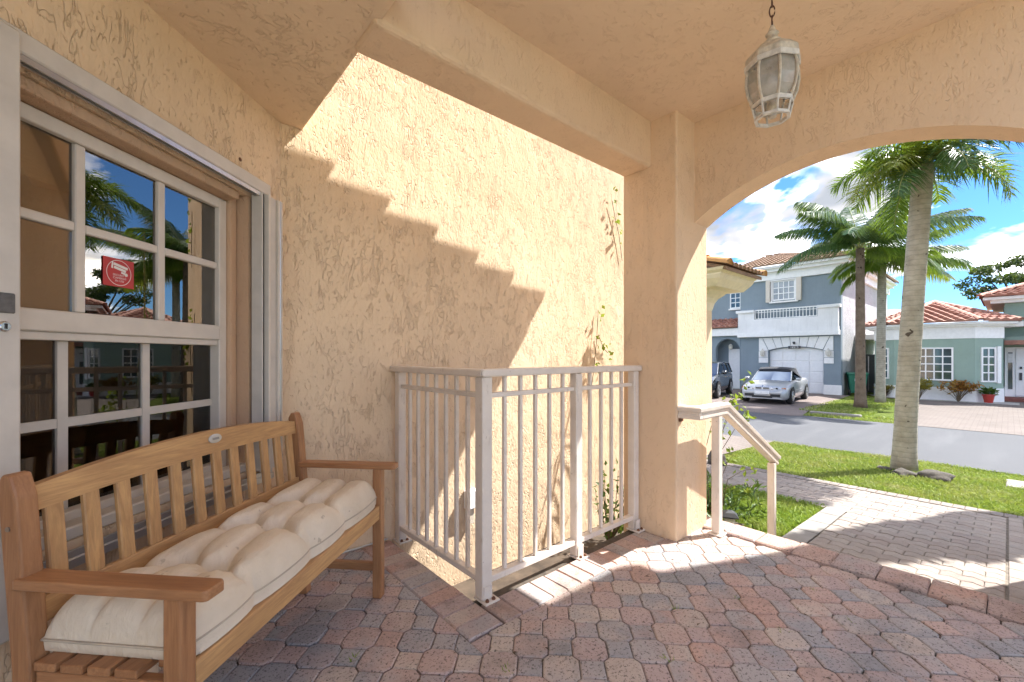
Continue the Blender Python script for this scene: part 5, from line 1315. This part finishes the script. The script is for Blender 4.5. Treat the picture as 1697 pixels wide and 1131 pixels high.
def ring_fronds(n, L, e0, e1, mat, droop=1.6, seed=0, kw=None, mats=None):
    rnd = random.Random(seed); out_ = []
    for i in range(n):
        q = i / n; k = dict(kw or {}); k['seed'] = seed * 100 + i
        out_.append((i * 2.399 + rnd.uniform(-.2, .2), e0 + (e1 - e0) * q + rnd.uniform(-.1, .1), L * rnd.uniform(.85, 1.1), droop * rnd.uniform(.85, 1.15), (mats or [mat])[i % len(mats or [mat])], k))
    return out_
kwA = dict(lmax=.52, pairs=80, width=.026, hang=.5, sweep_=.45, plume=.8)
frA = ring_fronds(18, 1.25, 1.15, -.1, 'palm_bright', 1.5, 3, kwA, ['palm_bright', 'palm_bright', 'palm_dark', 'palm_bright', 'palm_yellow'])
palm('palm_tree', 'thick grey-trunked palm growing on the lawn before the road', (9.516, 1.123, -.745), (9.75, .91, 4.28), .150, .134, 'trunk_pale', frA, 1.2)
# image-right direction in plan is (.755, -.655)
AZR = math.atan2(-.655, .755)
kwB = dict(lmax=1.05, pairs=115, width=.040, hang=1.0, sweep_=.55, wind=-.15)
frB = []
for i, (daz, el, L, dr, mt) in enumerate([(PI, .35, 2.7, 1.25, 'palm_dark'), (PI - .5, .9, 2.6, 1.2, 'palm_dark'), (2.6 + PI, .1, 2.2, 1.2, 'palm_bright'), (2.0, 1.2, 2.7, .8, 'palm_dark'), (1.2, 1.15, 2.7, .7, 'palm_dark'),
        (0.4, .95, 3.0, .55, 'palm_dark'), (-.2, .65, 3.0, .6, 'palm_dark'), (.15, 1.25, 2.8, .9, 'palm_dark'), (-.9, .55, 2.8, .9, 'palm_dark'), (-1.6, .8, 2.4, 1.2, 'palm_bright'), (-2.3, .7, 2.3, 1.4, 'palm_dark'),
        (.7, .3, 2.4, .9, 'palm_bright'), (2.9, 1.3, 2.6, 1.1, 'palm_dark'), (-.5, 1.35, 2.7, 1.0, 'palm_dark'), (0.0, .1, 2.5, .8, 'palm_bright'), (1.6, .7, 2.6, 1.0, 'palm_dark'), (-2.9, 1.0, 2.5, 1.1, 'palm_dark')]):
    k = dict(kwB); k['seed'] = 500 + i; frB.append((AZR + daz, el, L * 1.15, dr, mt, k))
palm('palm_tree', 'taller brown-trunked coconut palm beside the grey house driveway', (20.3, 3.60, -.78), (20.35, 3.62, 5.15), .165, .13, 'trunk_brown', frB, 1.35)
frC = []
for i, (daz, el, L, dr, mt) in enumerate([(0, .55, 3.3, .75, 'palm_dark'), (.1, .15, 3.0, .75, 'palm_yellow'), (-.3, .9, 3.0, .9, 'palm_bright'), (PI, .4, 1.9, 1.4, 'palm_bright'), (PI - .4, .0, 1.6, 1.2, 'palm_bright'), (2.0, .6, 2.0, 1.3, 'palm_bright'),
        (-1.5, .6, 2.2, 1.2, 'palm_bright'), (-2.4, .3, 2.0, 1.2, 'palm_bright'), (.9, .8, 2.4, 1.1, 'palm_bright'), (1.5, 1.2, 2.4, 1.0, 'palm_dark'), (-.8, .3, 2.6, 1.0, 'palm_bright'), (2.8, 1.2, 2.3, 1.2, 'palm_bright'), (.4, 1.3, 2.6, .9, 'palm_dark'), (-.2, .35, 2.9, .8, 'palm_dark')]):
    k = dict(kwB); k['seed'] = 700 + i; frC.append((AZR + daz, el, L, dr, mt, k))
palm('palm_tree', 'shorter pale-trunked palm just behind the brown-trunked one', (22.98, 3.43, -.78), (23.15, 3.40, 4.95), .16, .14, 'trunk_pale', frC, 1.2)
# stones round the palm foot
def rock(loc, r, sq=.6, seed=1):
    m = MB(); bm = bmesh.new(); bmesh.ops.create_icosphere(bm, subdivisions=3, radius=1); rnd = random.Random(seed)
    from mathutils import noise as N_
    for v in bm.verts:
        k = 1 + .45 * N_.noise(v.co * 1.7 + Vector((seed * 3.1, 0, 0))) + .18 * N_.noise(v.co * 5 + Vector((0, seed, 0))); v.co *= k
    me = bpy.data.meshes.new('rock'); bm.to_mesh(me); bm.free(); me.materials.append(MATS['rock']); me.polygons.foreach_set('use_smooth', [True] * len(me.polygons))
    o = bpy.data.objects.new('rock', me); COL.objects.link(o); o.location = loc; o.scale = (r, r, r * sq); o.rotation_euler = (0, 0, seed); return o
tag(rock((9.30, 1.34, -.735), .115, .5, 2), 'dark low rock at the side of the near palm foot facing the path', 'rock')
tag(rock((9.05, 1.06, -.715), .16, .55, 5), 'broad crumbled rock directly before the near palm trunk', 'rock')
tag(rock((9.15, .72, -.71), .19, .65, 8), 'largest rounded rock beside the near palm foot', 'rock')
tag(rock((7.15, 3.12, -.58), .14, 1.1, 11), 'upright grey stone at the edge of the path beyond the handrail', 'rock')

# ------------------------------------------------------------------ leaves
def leaf_mesh(pts, sizes, seed=0, aspect=.5, droop=.0, dirs=None, fold=.15):
    r = np.random.default_rng(seed); n = len(pts); P = np.asarray(pts, float); S = np.asarray(sizes, float)[:, None]
    d = r.normal(size=(n, 3)) if dirs is None else np.asarray(dirs, float) + r.normal(size=(n, 3)) * .35
    d[:, 2] -= droop; d /= np.linalg.norm(d, axis=1)[:, None] + 1e-9
    u = r.normal(size=(n, 3)); s_ = np.cross(d, u); s_ /= np.linalg.norm(s_, axis=1)[:, None] + 1e-9; nn = np.cross(s_, d)
    a = P; b = P + d * S * .45 + s_ * S * aspect * .5 + nn * S * fold; c = P + d * S; e = P + d * S * .45 - s_ * S * aspect * .5 + nn * S * fold
    V = np.stack([a, b, c, e], 1).reshape(-1, 3); me = bpy.data.meshes.new('leaves')
    me.vertices.add(4 * n); me.vertices.foreach_set('co', V.ravel())
    me.loops.add(6 * n); me.polygons.add(2 * n)
    idx = (np.arange(n)[:, None] * 4 + np.array([0, 1, 2, 0, 2, 3])[None]).ravel(); me.loops.foreach_set('vertex_index', idx.astype(np.int32))
    me.polygons.foreach_set('loop_start', (np.arange(2 * n) * 3).astype(np.int32)); me.update(calc_edges=True); me.validate(); return me
def leaf_obj(name, me, mat, parent=None):
    o = bpy.data.objects.new(name, me); COL.objects.link(o); me.materials.append(MATS[mat]); o.parent = parent; return o
def blob_pts(blobs, n, seed=0, shell=.55):
    r = np.random.default_rng(seed); vol = np.array([b[3] * b[4] * b[5] for b in blobs]); vol = vol / vol.sum(); out_ = []
    for b, f in zip(blobs, vol):
        k = int(n * f); d = r.normal(size=(k, 3)); d /= np.linalg.norm(d, axis=1)[:, None]; rad = (shell + (1 - shell) * r.random(k)) ** .8
        out_.append(np.array(b[:3]) + d * rad[:, None] * np.array(b[3:6]))
    return np.concatenate(out_)
def tree(name, label, base, blobs, n, size, trunk_top, r, seed, mat='leaf_tree', cat='tree'):
    t = thing(name, label, cat, base); b = Vector(base)
    m = MB(); tt = Vector(trunk_top) - b; m.tube([(0, 0, 0), tuple(tt * .5 + Vector((.1, .05, 0))), tuple(tt)], [r * 1.3, r, r * .7], 10)
    for bl in blobs:
        c = Vector(bl[:3]) - b; mid = (tt * .8 + c) / 2 + Vector((0, 0, -.2)); m.tube([tuple(tt * .75), tuple(mid), tuple(c)], [r * .45, r * .3, r * .08], 6)
    m.build('trunk', 'bark', t, smooth=True)
    P = blob_pts([(x - b.x, y - b.y, z - b.z, *q) for x, y, z, *q in blobs], n, seed); rr = np.random.default_rng(seed + 1)
    leaf_obj('crown', leaf_mesh(P, size * rr.uniform(.7, 1.3, len(P)), seed), mat, t); return t
rb = random.Random(4)
blobs = [(62 + rb.uniform(-1.5, 2), -1.2 + rb.uniform(-3.5, 3.3), 8.6 + rb.uniform(-1.2, 2.0), rb.uniform(.7, 1.3), rb.uniform(.7, 1.3), rb.uniform(.35, .7)) for _ in range(16)] + [(61, 2.2, 8.4, .6, 1.0, .35), (61, 3.0, 8.0, .5, .7, .3)]
tree('broadleaf_tree', 'dark leafy tree rising behind the green house roof', (62.5, -1.2, -.78), blobs, 5200, .34, (62.5, -1.2, 6.0), .3, 21)
# added tree beyond the frame, crown flattened to shape the shadow on the walk
blobs = [(9.4, -1.25, 3.9, .85, .22, .9), (9.5, -1.25, 5.3, .62, .22, .9), (9.52, -1.25, 6.6, .5, .2, .9), (9.5, -1.3, 3.1, .7, .22, .6)]
tree('shadow_tree', 'dense unseen tree with flat crown, added to shade the walk', (9.4, -1.4, -.74), blobs, 15000, .15, (9.4, -1.3, 3.0), .14, 33, 'leaf_bush')

# ------------------------------------------------------------------ garden plants by the porch
bu = thing('leafy_shrub', 'low feathery green shrub below the handrail', 'shrub', (4.55, 2.0, -.52))
r = np.random.default_rng(5); P = []; Dd = []
for k in range(70):
    c = np.array([r.normal(0, .22), r.normal(.1, .25), 0]); a = r.uniform(0, 6.28); out_ = np.array([math.cos(a), math.sin(a), r.uniform(.4, 1.3)])
    for s_ in np.linspace(.05, .42, 9):
        for q in range(2): P.append(c + out_ * s_ * np.array([.6, .6, 1]) + np.array([0, 0, -s_ * s_ * 1.2])); Dd.append(out_ + r.normal(size=3) * .8)
leaf_obj('foliage', leaf_mesh(P, r.uniform(.05, .12, len(P)), 8, .22, .1, Dd), 'leaf_bush', bu)
m = MB()
for k in range(8): a = k * .8; m.tube([(0, 0, 0), (.12 * math.cos(a), .12 * math.sin(a) + .1, .3)], [.006, .003], 5)
m.build('stems', 'twig', bu)
cl = thing('climbing_plant', 'wispy plant with yellow-green leaves beside the handrail', 'plant', (4.5, 1.9, -.52))
m = MB(); P = []; Dd = []; r = np.random.default_rng(9)
for tip, nleaf in (((4.72, 1.90, .70), 26), ((4.92, 1.82, .54), 24), ((4.55, 1.93, .42), 14), ((4.62, 1.86, .12), 12), ((4.85, 1.72, -.02), 9), ((4.50, 1.97, .58), 14), ((4.75, 1.72, -.18), 8), ((5.35, 1.98, .92), 9)):
    b0 = Vector((4.5 + r.uniform(-.08, .08), 1.95 + r.uniform(-.08, .08), -.5)); t_ = Vector(tip); mid = (b0 + t_) / 2 + Vector((r.uniform(-.1, .0), r.uniform(0, .1), .12))
    pts_ = [b0, b0.lerp(mid, .5) + Vector((0, 0, .03)), mid, mid.lerp(t_, .5) + Vector((0, 0, .03)), t_]; m.tube([tuple(p - Vector((4.5, 1.9, -.52))) for p in pts_], [.005, .004, .0035, .003, .0015], 5)
    for q in range(nleaf):
        f = 1 - abs(r.normal(0, .10)) if q > 4 else r.uniform(.4, 1); p = mid.lerp(t_, max(0, f)) - Vector((4.5, 1.9, -.52)); P.append(np.array(p) + r.normal(size=3) * .035); Dd.append(r.normal(size=3))
m.build('stems', 'twig', cl); leaf_obj('foliage', leaf_mesh(P, r.uniform(.045, .085, len(P)), 4, .55, .3, Dd), 'leaf_vine', cl)
# plants in the bed behind the railing
wp = thing('bed_plant', 'green leafy plant in the bed behind the railing', 'plant', (3.05, 2.25, -.47))
P = []; Dd = []; r = np.random.default_rng(14); m = MB()
for k in range(16):
    a = r.uniform(0, 6.28); tip = np.array([.16 * math.cos(a), .14 * math.sin(a), r.uniform(.25, .62)]); m.tube([(0, 0, 0), tuple(tip * np.array([.7, .7, .5])), tuple(tip)], [.005, .004, .002], 5)
    for s_ in np.linspace(.3, 1, 9): P.append(tip * s_ + r.normal(size=3) * .03); Dd.append(r.normal(size=3))
m.build('stems', 'twig', wp); leaf_obj('foliage', leaf_mesh(P, r.uniform(.04, .08, len(P)), 6, .55, .2, Dd), 'leaf_bush', wp)
vn = thing('wall_vine', 'small vine clinging to the sunlit wall beside the column', 'vine', (3.3, 2.535, 1.0))
P = []; Dd = []; m = MB(); r = np.random.default_rng(15)
for pts_ in ([(3.15, 2.535, .75), (3.2, 2.53, 1.0), (3.24, 2.525, 1.3), (3.27, 2.53, 1.58)], [(3.66, 2.535, 2.1), (3.60, 2.53, 2.35), (3.53, 2.53, 2.52), (3.48, 2.525, 2.66)], [(3.27, 2.53, 1.35), (3.34, 2.52, 1.22), (3.42, 2.53, 1.18)]):
    q = [tuple(np.array(p) - np.array([3.3, 2.535, 1.0])) for p in pts_]; m.tube(q, .003, 5)
    for p in q[1:]:
        for _ in range(4): P.append(np.array(p) + r.normal(size=3) * np.array([.02, .006, .05]) + np.array([0, -.015, 0])); Dd.append(np.array([r.normal(), -.6, r.normal()]))
m.build('stems', 'twig', vn); leaf_obj('foliage', leaf_mesh(P, r.uniform(.04, .065, len(P)), 7, .65, .2, Dd), 'leaf_vine', vn)
# tall arching grass behind the column: its leaves cast the streaks on the wall
tg = thing('arching_grass', 'tall arching grass growing in the bed hidden behind the column', 'plant', (3.35, 2.15, -.47))
m = MB(); r = np.random.default_rng(31)
stem = [(3.35, 2.15, -.47), (3.4, 2.15, .6), (3.6, 2.15, 1.35), (3.82, 2.15, 2.0), (4.04, 2.15, 2.5)]; q = [tuple(np.array(p) - np.array(stem[0])) for p in stem]; m.tube(q, [.012, .01, .008, .006, .003], 6); m.build('stem', 'palm_stem', tg)
lm = MB()
for k in range(46):
    s_ = r.uniform(.22, 1) if k > 14 else r.uniform(.1, .5); f = s_ * 4; i = min(3, int(f)); p = np.array(q[i]) + (np.array(q[i + 1]) - np.array(q[i])) * (f - i)
    sg = r.choice([-1, 1]); L = r.uniform(.12, .34); d = np.array([sg * r.uniform(.1, .45), r.normal() * .15, r.uniform(-.95, -.5)]); d /= np.linalg.norm(d); w2 = np.array([.011, .004, .004])
    o = len(lm.v); p1 = p + d * L * .5 + np.array([sg * .03, 0, .03]); p2 = p1 + (d + np.array([0, 0, -.5])) * L * .5
    lm.v += [tuple(p - w2 * .5), tuple(p + w2 * .5), tuple(p1 + w2), tuple(p1 - w2), tuple(p2)]; lm.f += [(o, o + 1, o + 2, o + 3), (o + 3, o + 2, o + 4)]
lm.build('foliage', 'leaf_bush', tg)
# little path light
gl_ = thing('garden_light', 'small black path light beside the edge of the porch', 'path light', (3.72, 1.52, -.5), .5)
m = MB(); m.tube([(0, 0, 0), (0, 0, .26)], .008, 8); m.build('stake', 'light_black', gl_)
m = MB(); m.lathe([(.045, .26), (.045, .30), (.035, .31)], 6); m.build('lamp_glass', 'lantern_glass', gl_)
m = MB(); m.lathe([(.085, .312), (.088, .322), (.05, .35), (.02, .362)], 4, phase=PI / 4); m.build('lamp_cap', 'light_black', gl_)
# crotons and pot by the green house
def croton(label, loc, mat, seed, s=1.0, group=None):
    t = thing('croton_shrub', label, 'shrub', loc); r = np.random.default_rng(seed); m = MB(); P = []; Dd = []
    for k in range(26):
        a = r.uniform(0, 6.28); rad = r.uniform(.05, .55) * s; tip = np.array([rad * math.cos(a), rad * math.sin(a), r.uniform(.45, .82) * s]); m.tube([(0, 0, 0), tuple(tip * np.array([.35, .35, .5])), tuple(tip)], [.012, .009, .005], 5)
        for q in range(13): P.append(tip + r.normal(size=3) * .05 * s); aa = r.uniform(0, 6.28); Dd.append(np.array([math.cos(aa), math.sin(aa), r.uniform(-.1, .8)]))
    m.build('stems', 'twig', t); leaf_obj('foliage', leaf_mesh(P, r.uniform(.13, .24, len(P)) * s, seed, .36, 0, Dd), mat, t)
croton('yellow croton shrub under the large window of the green house', (25.75, 2.55, -.78), 'leaf_croton_yellow', 3, 1.0)
croton('orange-red croton shrub under the green house wall', (25.75, 1.35, -.78), 'leaf_croton', 4, .98)
croton('small yellow croton behind the near palm trunk at the green house', (26.3, 3.75, -.78), 'leaf_croton_yellow', 6, .62)
pt = thing('potted_plant', 'green plant in a red pot by the green house door', 'potted plant', (26.15, .52, -.78))
m = MB(); m.lathe([(.12, 0), (.17, .30), (.19, .30), (.19, .36), (.16, .36), (.15, .32)], 16); m.build('pot', 'pot_red', pt, smooth='auto')
r = np.random.default_rng(2); P = []; Dd = []
for k in range(120): a = r.uniform(0, 6.28); P.append([.14 * r.normal() * .6, .14 * r.normal() * .6, .36 + r.uniform(0, .2)]); Dd.append([math.cos(a), math.sin(a), r.uniform(.2, 1)])
leaf_obj('foliage', leaf_mesh(P, r.uniform(.12, .2, len(P)), 5, .5, 0, Dd), 'leaf_bush', pt)

# ------------------------------------------------------------------ grass
def grass(name, label_mat, boxes, dens, h, seed, wid=.006):
    r = np.random.default_rng(seed); X = []; Y = []
    for (x0, x1, y0, y1) in boxes:
        n = int((x1 - x0) * (y1 - y0) * dens); X.append(r.uniform(x0, x1, n)); Y.append(r.uniform(y0, y1, n))
    X = np.concatenate(X); Y = np.concatenate(Y); n = len(X)
    Z = np.where(X < 4, -.5, np.where(X < 10.5, -.5 - .28 * (X - 4) / 6.5, -.78)) - .014
    hh = h * r.uniform(.5, 1.25, n) * (1 + .35 * np.sin(X * 3.1 + 1.3 * np.sin(Y * 2.3)) * np.sin(Y * 2.7 + X)); a = r.uniform(0, 2 * PI, n); b = r.uniform(0, 2 * PI, n); lean = r.uniform(.3, 1.3, n) * hh
    w2 = wid * r.uniform(.6, 1.4, n)
    c, s_ = np.cos(a), np.sin(a)
    v0 = np.stack([X - c * w2, Y - s_ * w2, Z], 1); v1 = np.stack([X + c * w2, Y + s_ * w2, Z], 1)
    mx_ = X + np.cos(b) * lean * .35; my = Y + np.sin(b) * lean * .35
    v2 = np.stack([mx_ + c * w2 * .8, my + s_ * w2 * .8, Z + hh * .65], 1); v3 = np.stack([X + np.cos(b) * lean, Y + np.sin(b) * lean, Z + hh], 1); v4 = np.stack([mx_ - c * w2 * .8, my - s_ * w2 * .8, Z + hh * .65], 1)
    V = np.stack([v0, v1, v2, v3, v4], 1).reshape(-1, 3); me = bpy.data.meshes.new(name); me.vertices.add(5 * n); me.vertices.foreach_set('co', V.ravel())
    pat = np.array([0, 1, 2, 0, 2, 4, 4, 2, 3]); me.loops.add(9 * n); me.polygons.add(3 * n)
    me.loops.foreach_set('vertex_index', (np.arange(n)[:, None] * 5 + pat[None]).ravel().astype(np.int32)); me.polygons.foreach_set('loop_start', (np.arange(3 * n) * 3).astype(np.int32)); me.update(calc_edges=True); me.validate()
    o = bpy.data.objects.new(name, me); COL.objects.link(o); me.materials.append(MATS[label_mat]); o['kind'] = 'stuff'; return o
o = grass('lawn_grass', 'lawn_blade', [(7.43, 10.82, -1.2, 3.43)], 3000, .045, 41, .007); o['label'] = 'short sunlit lawn grass between the walkway and the road'; o['category'] = 'grass'
o = grass('garden_grass', 'grass_blade', [(3.75, 5.93, 1.37, 3.2)], 5200, .045, 42, .007); o['label'] = 'bright green broad-bladed grass below the porch handrail'; o['category'] = 'grass'
o = grass('verge_grass', 'lawn_blade', [(16.15, 17.6, 1.9, 4.4), (17.6, 25, 2.9, 4.9)], 420, .06, 43, .016); o['label'] = 'thin sunlit grass around the two far palms'; o['category'] = 'grass'
